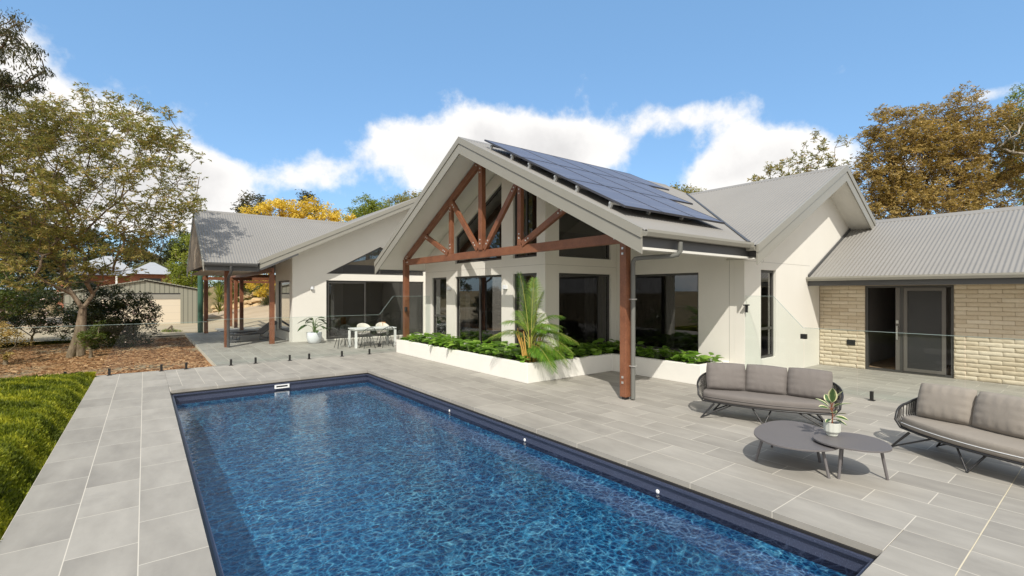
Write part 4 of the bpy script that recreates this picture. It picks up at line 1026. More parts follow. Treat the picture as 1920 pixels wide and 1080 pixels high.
# little variegated plant
pp = empty('potted_plant', (6.17, 2.065, .376), 0, 'small variegated rubber plant in a ribbed pale pot on the smaller coffee table', 'plant')
mb = MB(); prof = [(.052, .0), (.062, .012), (.066, .03), (.085, .05), (.090, .06), (.092, .155), (.088, .158), (.082, .15), (.080, .12)]
n = 48; vs = [((r*(1+(.028 if (k % 4 < 2 and .04 < z < .156) else 0)))*math.cos(2*math.pi*k/n), (r*(1+(.028 if (k % 4 < 2 and .04 < z < .156) else 0)))*math.sin(2*math.pi*k/n), z) for r, z in prof for k in range(n)]
mb.add(vs, [(i*n+k, i*n+(k+1) % n, (i+1)*n+(k+1) % n, (i+1)*n+k) for i in range(len(prof)-1) for k in range(n)]); mb.build('pot', M_conc, pp)
MB().lathe([(0, .135), (.082, .13)], 24).build('soil', M_soil, pp)
def f_var(t):
    at = t.n('ShaderNodeAttribute', attribute_name='tint', attribute_type='GEOMETRY').outputs['Fac']; n = t.noise(OB(t), 28, 3, .6)
    c = t.ramp(t.m('ADD', at, t.m('MULTIPLY', t.m('SUBTRACT', n, .5), .5)), [(.35, (.05, .10, .03)), (.5, (.15, .22, .07)), (.62, (.62, .60, .33)), (1, (.75, .72, .45))])
    return pbsdf(t, c, .35)
M_var = mat('variegated_leaf', f_var)
rng.seed(4)
def vleaf(L, W_):
    nx, ny = 8, 6; vs = []; fs = []; T = []
    for i in range(nx+1):
        u = i/nx; w = W_*.5*math.sin(math.pi*min(.995, u**.85))**.75
        for j in range(ny+1): v = j/ny*2-1; vs.append((L*u, w*v, -.12*L*u*u+.22*w*abs(v)))
    for i in range(nx):
        for j in range(ny): a = i*(ny+1)+j; fs.append((a, a+1, a+ny+2, a+ny+1)); v = abs((j+.5)/ny*2-1); T.append(.25+.55*max(0, v-.35)/.65*1.3)
    return np.array(vs), np.array(fs), T
st = MB()
st.tube([(0, 0, .12), (.012, 0, .25), (0, .015, .38)], [.009, .008, .006], 6)
bv, bf, T0 = vleaf(.19, .10)
for (sx, sc, z, pit, sz) in ((-.15, .3, .35, 1.25, 1.05), (.6, .1, .36, 1.0, .95), (1, .35, .33, .35, 1.0), (-1, .3, .30, .30, .95), (.9, -.1, .24, .1, .85), (-.7, -.5, .31, .6, .9), (-.4, .9, .27, .25, .8), (.5, .9, .23, .0, .8), (.9, .6, .20, -.3, .7), (.1, -1, .33, .7, .9), (-.8, .5, .2, -.1, .65), (.3, 1, .31, .7, .7)):
    d = Vector((CY, -SY, 0))*sx+camdir*sc; h = math.atan2(d.y, d.x); p = Vector((0, 0, z)); q = p+Vector((math.cos(h)*math.cos(pit), math.sin(h)*math.cos(pit), math.sin(pit)))*.035
    st.tube([p-Vector((0, 0, .02)), q], .004, 5)
    M = np.array(Matrix.Rotation(h, 3, 'Z') @ Matrix.Rotation(-pit, 3, 'Y') @ Matrix.Rotation(rng.uniform(-.4, .4), 3, 'X'))
    np_mesh('leaf', (bv*sz) @ M.T+np.array(q), bf, M_var, pp, T0, True)
st.build('stem', simple('reddish_stem', (.22, .08, .04), .6), pp); pp.scale = (.9, .9, .98)

# ---------------------------------------------------------------- patio furniture
dt = empty('dining_table', (6.72, 17.2, 0), 0, 'white rectangular outdoor dining table on the patio behind the glass fence', 'dining table')
MB().box((-.78, -.36, .655), (.78, .42, .69)).build('tabletop', M_white, dt, .004)
MB().box((-.74, -.32, .60), (.74, .38, .654)).build('apron', M_white, dt)
for sx in (-.74, .74):
    for sy in (-.32, .38): MB().box((sx-.035, sy-.035, 0), (sx+.035, sy+.035, .599)).build('leg', M_white, dt)
M_wire = simple('black_wire', (.03, .032, .03), .4)
def wire_chair():
    e = empty('wire_chair'); mb = MB()   # faces +y
    rim = []; 
    for k in range(25):
        a = math.pi*2*k/24; x = .24*math.cos(a); y = -.02+.23*math.sin(a); back = max(0, -math.sin(a)); rim.append(Vector((x*(1+.05*back), y-.10*back, .46+.30*back**.8)))
    mb.tube(rim, .011, 6)
    cen = Vector((0, .02, .40))
    for k in range(24):
        p = rim[k]; q = Vector((p.x*.45, p.y*.45+.01, .405)); mb.tube([p, p.lerp(q, .5)+Vector((0, 0, -.035)), q], .0055, 4, False)
    for s in (.75, .5, .45):
        mb.tube([Vector((p.x*s, p.y*s+.01, p.z*s+.41*(1-s)-.02)) for p in rim], .005, 4)
    mb.build('shell', M_wire, e)
    for sx in (-1, 1):
        for sy in (-1, 1): MB().tube([(sx*.13, sy*.12, .40), (sx*.21, sy*.21, 0)], [.010, .009], 5).tube([(sx*.05, sy*.13, .40), (sx*.2, sy*.21, .02)], [.007, .007], 4).build('leg', M_wire, e)
    return e
wc = wire_chair(); first = True
for x, y, rzz, lab in ((5.62, 17.3, -90, 'black wire shell chair at the left end of the white dining table'), (6.30, 16.62, 0, 'black wire shell chair tucked at the near side of the white table, left one'), (6.98, 16.62, 0, 'black wire shell chair tucked at the near side of the white table, right one'), (7.82, 17.2, 90, 'black wire shell chair at the right end of the white dining table'), (6.05, 17.95, 180, 'black wire shell chair on the far side of the white table, leftmost')):
    e = wc if first else copy_tree(wc); first = False; e.location = (x, y, 0); e.rotation_euler = (0, 0, R(rzz)); tag(e, lab, 'chair', 'black wire chairs round the dining table')
def tub_chair():
    e = empty('tub_chair'); n = 20; mb = MB(); vs = []; 
    for k in range(n+1):
        a = math.pi*(1.05+.9*k/n)-math.pi*0; c, s = math.cos(a), math.sin(a); h = .80-.16*abs(2*k/n-1)**2
        for r, z in ((.24, .40), (.28, h), (.25, h), (.21, .42)): vs.append((r*c, r*s, z))
    fs = [(4*i+j, 4*i+(j+1) % 4, 4*(i+1)+(j+1) % 4, 4*(i+1)+j) for i in range(n) for j in range(4)]+[(0, 1, 2, 3), (4*n, 4*n+3, 4*n+2, 4*n+1)]
    mb.add(vs, fs, True); mb.build('backrest', M_whitepot if False else simple('cream_shell', (.62, .58, .50), .6), e)
    MB().lathe([(0, .44), (.2, .44), (.24, .42), (.22, .38), (0, .38)], 24).build('seat', M_interior, e)
    for sx in (-1, 1):
        for sy in (-1, 1): MB().tube([(sx*.12, sy*.12, .39), (sx*.2, sy*.2, 0)], .011, 6).build('leg', M_wire, e)
    return e
tc_ = tub_chair(); tc_.location = (6.72, 18.05, 0); tc_.rotation_euler = (0, 0, R(180)); tag(tc_, 'cream tub chair on the far side of the white table, left of the pair', 'chair', 'cream tub chairs')
KIDS.clear(); t2 = copy_tree(tc_); t2.location = (7.45, 18.0, 0); t2.rotation_euler = (0, 0, R(175)); tag(t2, 'cream tub chair beyond the white table with a tan throw on it', 'chair', 'cream tub chairs')
# tan throw over the right tub chair
vs = []; n = 10
prof = [(-.235, .55), (-.24, .68), (-.25, .79), (-.275, .815), (-.30, .79), (-.305, .62), (-.30, .46)]
for k in range(n+1):
    x = -.13+.26*k/n
    for j, (y, z) in enumerate(prof): vs.append((x, y*(1-.18*(x/.28)**2)+.006*math.sin(k*1.9), z+.005*math.sin(k*2.3+j)))
m_ = len(prof); mb = MB().add(vs, [(k*m_+j, (k+1)*m_+j, (k+1)*m_+j+1, k*m_+j+1) for k in range(n) for j in range(m_-1)], True)
th = mb.build('throw', simple('tan_leather_throw', (.42, .19, .06), .7)); th.location = (7.45, 18.0, 0); th.rotation_euler = (0, 0, R(165)); md = th.modifiers.new('s', 'SOLIDIFY'); md.thickness = .01
tag(th, 'tan throw draped over the back of the right cream chair', 'throw')
# sun loungers on the verandah
def lounger():
    e = empty('sun_lounger'); 
    for s in (-.3, .3):
        MB().tube([(s, -.95, .30), (s, .25, .30)], .014, 6).tube([(s, .25, .30), (s, .85, .72)], .014, 6).build('side_rail', M_metal, e)
    vs = [(-.29, -.95, .31), (.29, -.95, .31), (.29, .25, .30), (-.29, .25, .30)]; MB().prism(rect(-.29, -.95, .29, .25), [], lambda s, q, d: (s, q, d), .302, .312).build('seat', M_strap, e)
    M = Matrix.Translation((0, .25, .302)) @ Matrix.Rotation(math.atan2(.42, .6), 4, 'X'); MB().box((-.29, 0, .0), (.29, .72, .012), M).build('backrest', M_strap, e)
    for y in (-.8, .45):
        for s in (-.3, .3): MB().tube([(s, y, .30), (s, y-.04, .0)], .012, 6).build('leg', M_metal, e)
        MB().tube([(-.3, y-.04, .01), (.3, y-.04, .01)], .010, 6).build('foot_bar', M_metal, e)
    return e
KIDS.clear(); lg = lounger(); lg.location = (3.55, 22.0, 0); lg.rotation_euler = (0, 0, R(-72)); tag(lg, 'black sling sun lounger nearest the camera on the verandah', 'sun lounger', 'loungers on the verandah')
l2 = copy_tree(lg); l2.location = (3.85, 23.3, 0); tag(l2, 'black sling sun lounger behind the first one on the verandah', 'sun lounger', 'loungers on the verandah')
# big potted plant by the left wing wall
bp = empty('potted_plant', (5.30, 19.65, 0), 0, 'large dark-leaved plant in a round white pot against the left wing wall', 'plant')
MB().lathe([(.0, .0), (.19, .0), (.235, .04), (.275, .20), (.285, .42), (.275, .43), (.265, .40), (.26, .36), (0, .36)], 36).build('pot', M_whitepot, bp)
rng.seed(9); items = []; st = MB()
def splay(n, L0, L1, h0, h1, rmax, seed, z0, pit=(0.0, .9)):
    rng.seed(seed); items = []; st = MB()
    for k in range(n):
        h = 6.28*k/n*2.4+rng.uniform(-.3, .3); r = rng.uniform(.06, rmax); z = z0+rng.uniform(h0, h1)*(1.15-.8*r/rmax); p = (r*math.cos(h), r*math.sin(h), z)
        st.tube([(0, 0, z0), (p[0]*.35, p[1]*.35, z0+(z-z0)*.75), p], [.012, .010, .008], 5, False)
        items.append((p, h+rng.uniform(-.3, .3), rng.uniform(*pit)*(1-.6*r/rmax), rng.uniform(-.4, .4), rng.uniform(L0, L1)))
    return items, st
it, st = splay(17, .85, 1.2, .35, .85, .36, 9, .36, (-.35, .9)); leaf_place(it, leafgeo(.42, .17, 7, .35, .2), ML['big'], 'foliage', bp); st.build('stem', M_stem, bp)
for (x, y, z, s, lab, seed) in ((9.35, 21.6, .03, .9, 'dark broad-leaved indoor plant behind the dining doors, right one', 21), (8.3, 21.5, .03, .8, 'feathery indoor plant behind the dining doors, left one', 22)):
    ip = empty('indoor_plant', (x, y, z), 0, lab, 'plant'); ip.scale = (s, s, s)
    MB().lathe([(.0, .0), (.15, .0), (.19, .04), (.2, .38), (.18, .38), (0, .34)], 24).build('pot', M_conc, ip); it, st = splay(20, .8, 1.2, .5, 1.15, .4, seed, .34, (-.2, .9)); leaf_place(it, leafgeo(.32, .12, 6, .35, .2), ML['big'], 'foliage', ip); st.build('stem', M_stem, ip)
# ---------------------------------------------------------------- vegetation
def at(px, fwd):   # ground point seen at column px, fwd metres ahead
    r = (px-960)/894.*fwd; return (r*CY+fwd*SY, -r*SY+fwd*CY)
def zof(py, fwd): return 2-(py-548)/894.*fwd
def tree(name, lab, cat, px, fwd, base_z, crowns, leaf, nclump, nleaf, lsize, crad=.45, trunk=(.18, None), bark_=None, group=None, seed=1, droop=.3, lean=(0, 0), lratio=.42, stub=.35, flat=.8, tuft=0, twig=.012, trunks=1):
    """crowns: list of (px, py, rx(px), ry(px)[, depth factor]) ellipsoids at the tree's distance, turned into metres"""
    R_ = np.random.RandomState(seed); bx, by = at(px, fwd); e = empty(name, (bx, by, base_z), 0, lab, cat, group)
    rt = np.array([CY, -SY, 0]); fw = np.array([SY, CY, 0]); k = fwd/894.; cs = []; wts = []
    for c in crowns:
        cx, cy, rx_, ry_ = c[:4]; dp = c[4] if len(c) > 4 else 1.0; cen = rt*((cx-960)*k)+fw*(fwd+(c[5] if len(c) > 5 else 0)); cen[2] = zof(cy, fwd); cs.append((cen, rx_*k, ry_*k, rx_*k*dp)); wts.append(rx_*ry_*(rx_**.5))
    wts = np.array(wts)/sum(wts); P = []
    while len(P) < nclump:
        i = R_.choice(len(cs), p=wts); cen, a, b, c = cs[i]; u = R_.normal(size=3); u /= np.linalg.norm(u); rr = R_.uniform(.25, 1)**.45*R_.uniform(.88, 1.08)
        P.append(cen+rt*u[0]*a*rr+fw*u[1]*c*rr+np.array([0, 0, u[2]*b*rr]))
    P = np.array(P); org = np.array([bx, by, base_z])
    # skeleton: connect each clump to nearest node nearer the fork
    low = min(c[0][2]-c[2] for c in cs); mainc = cs[0][0]; th = max(base_z+.8, min(low+ .25*(mainc[2]-low), mainc[2])) if trunk[1] is None else base_z+trunk[1]
    top_ = np.array([bx+lean[0], by+lean[1], th]); nodes = [top_]; par = [-1]; d0 = np.linalg.norm((P-top_)*np.array([1, 1, .8]), axis=1); order = np.argsort(d0); tips = []
    for i in order:
        p = P[i]; N_ = np.array(nodes); dv = p-N_; dist = np.linalg.norm(dv, axis=1); pen = np.linalg.norm(N_-top_, axis=1)*.45; below = np.maximum(0, N_[:, 2]-p[2])*1.2; j = int(np.argmin(dist+pen+below)); q = N_[j]
        mid = q*.45+p*.55+R_.normal(size=3)*np.array([.08, .08, .03])*dist[j]; mid[2] -= 0*.05*dist[j]; nodes.append(mid); par.append(j); nodes.append(p); par.append(len(nodes)-2); tips.append(len(nodes)-1)
    cnt = np.zeros(len(nodes)); cnt[tips] = 1
    for i in range(len(nodes)-1, 0, -1): cnt[par[i]] += cnt[i]
    rad = lambda c: max(twig, trunk[0]*.8*(c/max(1, cnt[0]))**.48)
    mb = MB(); b_ = np.array([bx, by, base_z])
    def tr(p): return tuple(np.array(p)-b_)
    for tk in range(trunks):
        o_ = np.array([R_.uniform(-.15, .15), R_.uniform(-.15, .15), 0])*tk; m1 = (org+top_)/2+np.array([R_.uniform(-.08, .08), R_.uniform(-.08, .08), 0])*3*trunk[0]
        mb.tube([tr(org+o_*2-np.array([0, 0, .3])), tr(org+o_*2+np.array([0, 0, .15])), tr(m1+o_), tr(top_)], [trunk[0]*1.5, trunk[0]*1.1, trunk[0]*.95, trunk[0]*.85], 9, False)
    for i in range(1, len(nodes)):
        j = par[i]; r1 = rad(cnt[j] if j else cnt[i]*1.1); r2 = rad(cnt[i])
        if fwd > 30 and cnt[i] < 2: continue
        mb.tube([tr(nodes[j]), tr(nodes[i])], [min(r1, r2*1.5), r2], 5 if r2 < .05 else 7, False)
    mb.build('trunk', bark_ or M_bark, e)
    # leaves
    cl = R_.randint(0, nclump, nleaf); ct = R_.beta(2, 2, nclump)
    off = R_.normal(size=(nleaf, 3)); off /= np.linalg.norm(off, axis=1)[:, None]; off *= (R_.uniform(0, 1, (nleaf, 1))**.55)*crad*R_.uniform(.6, 1.35, (nclump,))[cl][:, None]; off[:, 2] *= flat
    p = P[cl]+off; hd = R_.uniform(0, 6.283, nleaf); pit = R_.normal(0, .5, nleaf)-droop; L = lsize*R_.uniform(.6, 1.25, nleaf)
    if tuft:  # leaves radiate from the twig ends in rosettes
        ntf = nleaf//tuft; tp = P[R_.randint(0, nclump, ntf)]+(lambda v: v/np.linalg.norm(v, axis=1)[:, None]*(R_.uniform(0, 1, (ntf, 1))**.5)*crad)(R_.normal(size=(ntf, 3)))*np.array([1, 1, flat]); p = np.repeat(tp, tuft, 0)[:nleaf]; nleaf = len(p); hd = (np.tile(np.arange(tuft)/tuft*6.283, ntf)+np.repeat(R_.uniform(0, 6, ntf), tuft)); pit = pit[:nleaf]; L = L[:nleaf]; cl = cl[:nleaf]; ctt = np.repeat(R_.beta(2, 2, ntf), tuft)
    else: ctt = ct[cl]
    d = np.stack([np.cos(hd)*np.cos(pit), np.sin(hd)*np.cos(pit), np.sin(pit)], 1); s = np.cross(d, R_.normal(size=(nleaf, 3))); s[:, 2] *= .6; s /= np.linalg.norm(s, axis=1)[:, None]; wv = s*(L*lratio*.5)[:, None]
    a0 = p; a1 = p+d*(L*.45)[:, None]+wv; a2 = p+d*L[:, None]; a3 = p+d*(L*.45)[:, None]-wv
    V = np.stack([a0, a1, a2, a3], 1).reshape(-1, 3)-b_; tint = np.clip(ctt*.65+R_.uniform(0, .35, nleaf)+R_.normal(0, .06, nleaf), 0, 1)
    np_mesh('crown', V, np.arange(4*nleaf).reshape(-1, 4), ML[leaf], e, tint)
    return e
# the big tree left of the patio
tree('autumn_tree', 'big spreading tree with olive and rusty leaves on the mulch bed left of the house', 'tree', 151, 15.9, -.25,
     [(190, 330, 175, 150, .9), (80, 300, 120, 130, .9), (290, 350, 90, 110, .8), (60, 430, 110, 80, .8), (180, 460, 120, 60, .8), (20, 350, 90, 140, .8), (240, 250, 110, 65, .7), (120, 225, 100, 55, .7), (20, 240, 90, 60, .8), (330, 400, 45, 60, .6), (90, 500, 110, 50, .7)], 'olive', 900, 80000, .105, .31, (.115, 1.7), None, None, 3, .25, (.05, .1), .34, flat=.62, tuft=7, twig=.011, trunks=2)
# gum whose branch hangs into the top left corner, its trunk outside the photo
tree('gum_tree', 'dark drooping gum branches reaching in at the top left corner', 'tree', -620, 12.5, -.5,
     [(10, 105, 75, 60, 1), (10, 110, 75, 60, 1), (0, 120, 80, 55, 1), (85, 115, 36, 24, 1), (85, 115, 36, 24, 1), (30, 150, 50, 20, 1), (20, 70, 40, 25, 1), (-60, 90, 90, 90, 1), (-220, 40, 220, 190, 1), (-500, 60, 260, 220, 1), (-430, 330, 220, 120, 1), (-160, 260, 110, 60, 1)], 'gum', 300, 36000, .13, .33, (.26, 4.5), None, None, 8, .9, (1.0, .6), .24, flat=.7, twig=.012)
# camellia bushes with pale blooms
def bush(lab, px, fwd, cr, leaf, ncl, nl, ls, seed, name='flowering_bush', cat='bush', z=-.2, crad=.25, flowers=0, group=None, **kw):
    e = tree(name, lab, cat, px, fwd, z, cr, leaf, ncl, nl, ls, crad, (.05, .35), None, group, seed, .1, (0, 0), .5, twig=.008, **kw)
    if flowers:
        R_ = np.random.RandomState(seed+50); k = fwd/894.; mb = MB(); b = e.location
        for i in range(flowers):
            c = cr[R_.randint(len(cr))]; a = R_.uniform(0, 6.28); rr = R_.uniform(.3, 1)**.5; pxx = c[0]+c[2]*rr*math.cos(a); pyy = c[1]+c[3]*rr*math.sin(a); f = fwd-c[2]*k*.75*math.sqrt(max(0, 1-rr*rr))*R_.uniform(.7, 1.2); x, y = at(pxx, f); z_ = zof(pyy, f); s = R_.uniform(.022, .045)
            mb.lathe([(0, .6*s), (.6*s, .5*s), (s, 0), (.7*s, -.4*s), (0, -.5*s)], 7, (x-b.x, y-b.y, z_-b.z))
        mb.build('blossom', simple('pale_pink_petals', (.70, .55, .48), .7, var=.2), e)
    return e
bush('dense dark camellia bush with pale blooms in front of the shed door', 215, 18.5, [(215, 590, 55, 50), (255, 575, 35, 42), (180, 600, 40, 45), (225, 630, 60, 22), (265, 600, 30, 25), (190, 575, 40, 40), (215, 610, 55, 40)], 'dark', 210, 24000, .085, 31, flowers=90, crad=.24)
bush('dark camellia bush with pale blooms left of the big tree', 60, 20, [(90, 585, 60, 38), (40, 580, 55, 40), (110, 605, 40, 28)], 'dark', 110, 11000, .09, 32, flowers=90)
bush('broad dark bush at the left edge of the photo behind the mulch', -60, 17, [(-40, 560, 80, 70), (10, 550, 50, 60), (-120, 540, 100, 90)], 'green', 100, 10000, .10, 33)
bush('low leafy shrub at the foot of the big tree trunk', 170, 15.4, [(172, 628, 22, 26), (158, 640, 14, 16)], 'green', 26, 1600, .07, 34, 'shrub', crad=.14)
bush('small low green shrub on the edge of the mulch in front of the shed', 322, 25.0, [(322, 622, 18, 5)], 'lime', 24, 1500, .06, 35, 'shrub', crad=.12, z=-.1)
bush('dry brown-leaved bush low at the far left of the mulch bed', 10, 14.5, [(8, 640, 28, 30), (-30, 630, 40, 40)], 'rust', 40, 3500, .07, 36, 'bush', crad=.2)
# shed
SYd = 38.1; shed = empty('shed', (-.3, SYd, 0), 0, 'sage grey gabled steel shed with a wide cream roller door', 'shed')
M_shed = None
def f_shed(t):
    p = OB(t); s = t.n('ShaderNodeSeparateXYZ', i_0=p); w = t.m('ABSOLUTE', t.m('SUBTRACT', t.m('FRACT', t.m('MULTIPLY', t.m('ADD', s.outputs[0], s.outputs[1]), 4.0)), .5))
    g = t.m('LESS_THAN', w, .09); c = t.mix(g, (.27, .265, .21), (.13, .13, .10)); return pbsdf(t, c, .5)
M_shed = mat('sage_steel_cladding', f_shed)
zb = -.07; mb = MB().prism([(-3.4, zb), (3.3, zb), (3.3, 2.12), (.33, 2.72), (-3.4, 2.0)], [rz(-1.75, zb, 2.22, 1.95)], lambda s, z, d: (s, d, z), 0, .12)
mb.box((3.18, .13, zb), (3.3, 7, 2.1)); mb.box((-3.4, .13, zb), (-3.28, 7, 2.0)); mb.box((-3.4, 7, zb), (3.3, 7.1, 2.1)); mb.build('wall', M_shed, shed)
mb = MB().add([(-3.6, -.12, 2.0), (.33, -.12, 2.79), (.33, 7.2, 2.79), (-3.6, 7.2, 2.0)], [(0, 1, 2, 3)]).add([(3.5, -.12, 2.14), (.33, -.12, 2.79), (.33, 7.2, 2.79), (3.5, 7.2, 2.14)], [(0, 1, 2, 3)]); o = mb.build('roof', M_shed, shed); md = o.modifiers.new('s', 'SOLIDIFY'); md.thickness = .06
def f_roll(t):
    p = OB(t); s = t.n('ShaderNodeSeparateXYZ', i_0=p); w = t.m('ABSOLUTE', t.m('SUBTRACT', t.m('FRACT', t.m('MULTIPLY', s.outputs[2], 2.2)), .5)); c = t.mix(t.m('LESS_THAN', w, .012), (.66, .58, .45), (.48, .43, .35)); return pbsdf(t, c, .5)
MB().box((-1.75, .05, zb), (2.22, .10, 1.55)).build('roller_door', mat('cream_roller_door', f_roll), shed); MB().box((-1.75, .03, 1.56), (2.22, .09, 1.86)).build('door_head', M_fascia, shed); MB().box((-1.75, .035, 1.862), (2.22, .08, 1.95)).build('door_track', M_dark, shed)
shed.location.x = -.35
# neighbour's red brick house
nb = empty('neighbour_house', (-1, 66, 0), 0, 'distant red brick house with pale grey hipped roofs behind the shed', 'house')
def f_red(t):
    p = OB(t); br = t.n('ShaderNodeTexBrick', i_1=(.30, .095, .05), i_2=(.42, .15, .085), i_3=(.35, .25, .18)); mp = t.n('ShaderNodeMapping', i_0=p); mp.inputs['Rotation'].default_value = (R(90), 0, 0); t.set(br.inputs[0], mp); br.inputs['Scale'].default_value = 2.2; return pbsdf(t, br.outputs[0], .85)
M_red = mat('red_brick', f_red); M_proof = simple('pale_roof_steel', (.38, .39, .40), .5); M_droof = simple('slate_grey_roof', (.16, .16, .17), .5)
MB().box((-6, 0, -1), (-.2, 9, 3.75)).box((-.2, -1.5, -1), (3.4, 9, 3.95)).build('wall', M_red, nb)
def hip(x0, y0, x1, y1, z0, z1, rxa, rxb, name, m): return MB().add([(x0, y0, z0), (x1, y0, z0), (x1, y1, z0), (x0, y1, z0), (rxa, (y0+y1)/2, z1), (rxb, (y0+y1)/2, z1)], [(0, 1, 5, 4), (1, 2, 5), (2, 3, 4, 5), (3, 0, 4), (0, 3, 2, 1)]).build(name, m, nb)
hip(-6.6, -.6, .9, 10, 3.75, 6.1, -2.6, -1.9, 'roof', M_proof); hip(-.6, -2.1, 4.0, 6, 3.95, 5.4, 1.5, 1.9, 'roof', M_proof)
MB().add([(-6.5, -1.6, 3.80), (-1.0, -1.6, 3.80), (-1.3, .6, 4.7), (-6.2, .6, 4.7)], [(0, 1, 2, 3)]).build('verandah_roof', M_droof, nb)
for x in (-5.3, -1.4): MB().box((x, -1.5, -1), (x+.16, -1.35, 3.8)).build('post', M_white, nb)
for (a, b, c, d) in ((-4.4, 1.6, -3.0, 3.2), (.6, 2.6, 2.4, 3.5)):
    y = -.03 if a < -.2 else -1.53; w_ = MB().box((a, y, b), (c, y+.02, d)).build('window', M_frame, nb); MB().box((a+.08, y-.012, b+.08), (c-.08, y-.002, d-.08)).build('pane', M_dark, w_)
# background trees
T = tree
T('gum_tree', 'dark gum tree behind the brick house, above the shed gable', 'tree', 290, 80, 1.5, [(285, 470, 48, 38), (255, 482, 30, 25), (320, 490, 30, 25)], 'gum', 150, 9000, .42, 1.0, (.35, None), M_wbark, None, 41, .4)
T('dark_tree', 'tall dark tree mass behind the big tree, left of the brick house', 'tree', 120, 60, 0, [(120, 470, 90, 60), (40, 450, 80, 80), (190, 465, 40, 35)], 'dark', 220, 15000, .4, .9, (.4, None), None, None, 42, .3)
T('dark_tree', 'dark tree filling the left edge behind the camellias', 'tree', 0, 30, -.3, [(20, 480, 100, 90), (-80, 450, 120, 120), (110, 540, 60, 40)], 'dark', 420, 42000, .2, .55, (.25, None), None, None, 43, .3)
T('round_shrub', 'pale sage domed shrub between the brick house roofs', 'shrub', 285, 74, 1.0, [(290, 503, 28, 12), (270, 508, 20, 10)], 'sage', 60, 5000, .25, .5, (.15, None), None, None, 44)
T('green_tree', 'sunlit mid green tree beside the verandah gable', 'tree', 350, 46, 0, [(352, 500, 30, 62), (335, 530, 26, 35), (372, 520, 30, 50), (365, 450, 16, 20)], 'lime', 170, 15000, .22, .6, (.25, None), None, None, 45, .2)
T('green_tree', 'dark green tree leaning over the verandah gable', 'tree', 345, 60, 0, [(345, 455, 16, 22), (330, 475, 16, 16)], 'dark', 60, 4500, .3, .7, (.2, None), None, None, 46, .2)
T('gum_tree', 'dark olive gum tree left of the yellow tree, above the verandah ridge', 'tree', 470, 44, 1.5, [(478, 378, 22, 20), (455, 388, 16, 14), (500, 385, 15, 12), (480, 420, 40, 30)], 'gum', 110, 8000, .22, .6, (.25, None), None, None, 47, .3)
T('yellow_tree', 'bright golden yellow autumn tree behind the left wing roof', 'tree', 560, 38, 1.0, [(530, 400, 48, 32), (590, 405, 50, 30), (640, 415, 30, 24), (500, 440, 60, 60), (480, 500, 40, 60), (600, 450, 70, 50)], 'yellow', 330, 26000, .20, .45, (.25, None), None, None, 48, .35)
T('gum_tree', 'small dark gum crown peeping over the yellow tree', 'tree', 580, 55, 1.5, [(572, 370, 17, 8), (594, 380, 12, 7), (580, 410, 30, 30)], 'gum', 60, 4000, .28, .6, (.2, None), None, None, 49, .3)
T('green_tree', 'bright green rounded tree behind the left wing, left half', 'tree', 690, 50, 1.5, [(680, 392, 34, 24), (715, 394, 30, 22), (700, 440, 70, 50)], 'lime', 260, 22000, .22, .6, (.25, None), None, None, 50, .2)
T('green_tree', 'olive green rounded tree beside the porch gable', 'tree', 770, 54, 1.5, [(765, 380, 36, 20), (738, 390, 28, 20), (790, 392, 40, 30), (760, 440, 60, 50)], 'olive', 260, 22000, .23, .6, (.25, None), None, None, 51, .2)
T('dark_tree', 'small rounded tree top peeping over the roof valley', 'tree', 1278, 55, 1.5, [(1275, 356, 28, 12), (1290, 365, 30, 16), (1275, 400, 50, 40)], 'olive', 80, 6000, .28, .7, (.25, None), None, None, 52, .2)
T('sparse_tree', 'sparse upright tree with thin twiggy leaves above the gable roof ridge', 'tree', 1500, 26, .5, [(1530, 300, 40, 55, .6), (1580, 290, 14, 42), (1470, 320, 32, 30, .6), (1430, 335, 20, 14), (1510, 370, 80, 50, .5), (1575, 350, 30, 40)], 'olive', 300, 9500, .14, .22, (.12, 1.5), None, None, 53, -.3, (0, 0), .4, tuft=5, flat=1.2, twig=.014)
T('autumn_tree', 'large rusty golden tree behind the brick wing roof', 'tree', 1720, 24, .5, [(1690, 290, 80, 90, .8), (1670, 240, 50, 42, .7), (1780, 255, 75, 75, .8), (1800, 200, 45, 32, .7), (1840, 300, 80, 90, .8), (1650, 350, 60, 60, .8), (1740, 370, 110, 60, .8), (1740, 300, 90, 80, .8), (1640, 300, 40, 70, .8), (1890, 370, 80, 80, .8), (1880, 270, 70, 80, .8), (1700, 400, 120, 40, .8)], 'rust', 1100, 120000, .13, .40, (.25, 2.5), None, None, 54, .1, (0, 0), .36, flat=.75, tuft=6, twig=.014)
T('green_tree', 'yellow-green tree at the top right edge behind the rusty tree', 'tree', 1950, 30, .5, [(1925, 210, 50, 40, .7), (1980, 230, 90, 90, .7), (1960, 320, 90, 80, .7)], 'lime', 200, 16000, .17, .5, (.25, None), None, None, 55, .2)
T('gum_tree', 'white-trunked gum at the right edge above the brick wing roof', 'tree', 1885, 22, .5, [(1950, 250, 70, 50, .7), (1990, 330, 60, 60, .7), (1915, 290, 18, 20)], 'gum', 70, 5000, .14, .45, (.16, 5.0), M_wbark, None, 56, .5, (.9, -.7), .28, twig=.03)
mbx = MB(); 
# hedge bank and rocks behind the verandah
bush('green clipped shrubs on the bank above the rocks', 470, 43, [(455, 555, 30, 38), (490, 540, 25, 40), (430, 530, 25, 30)], 'green', 120, 12000, .16, 61, 'shrub', z=1.0, crad=.4)
bush('sage grey shrub low on the bank beside the verandah post', 505, 40, [(508, 545, 22, 34), (530, 560, 30, 25)], 'sage', 60, 6000, .14, 62, 'shrub', z=1.0, crad=.4)
bush('dark green shrub on the bank behind the green pole', 375, 44, [(380, 570, 22, 28), (400, 585, 16, 14)], 'green', 60, 5000, .16, 63, 'shrub', z=.3, crad=.4)
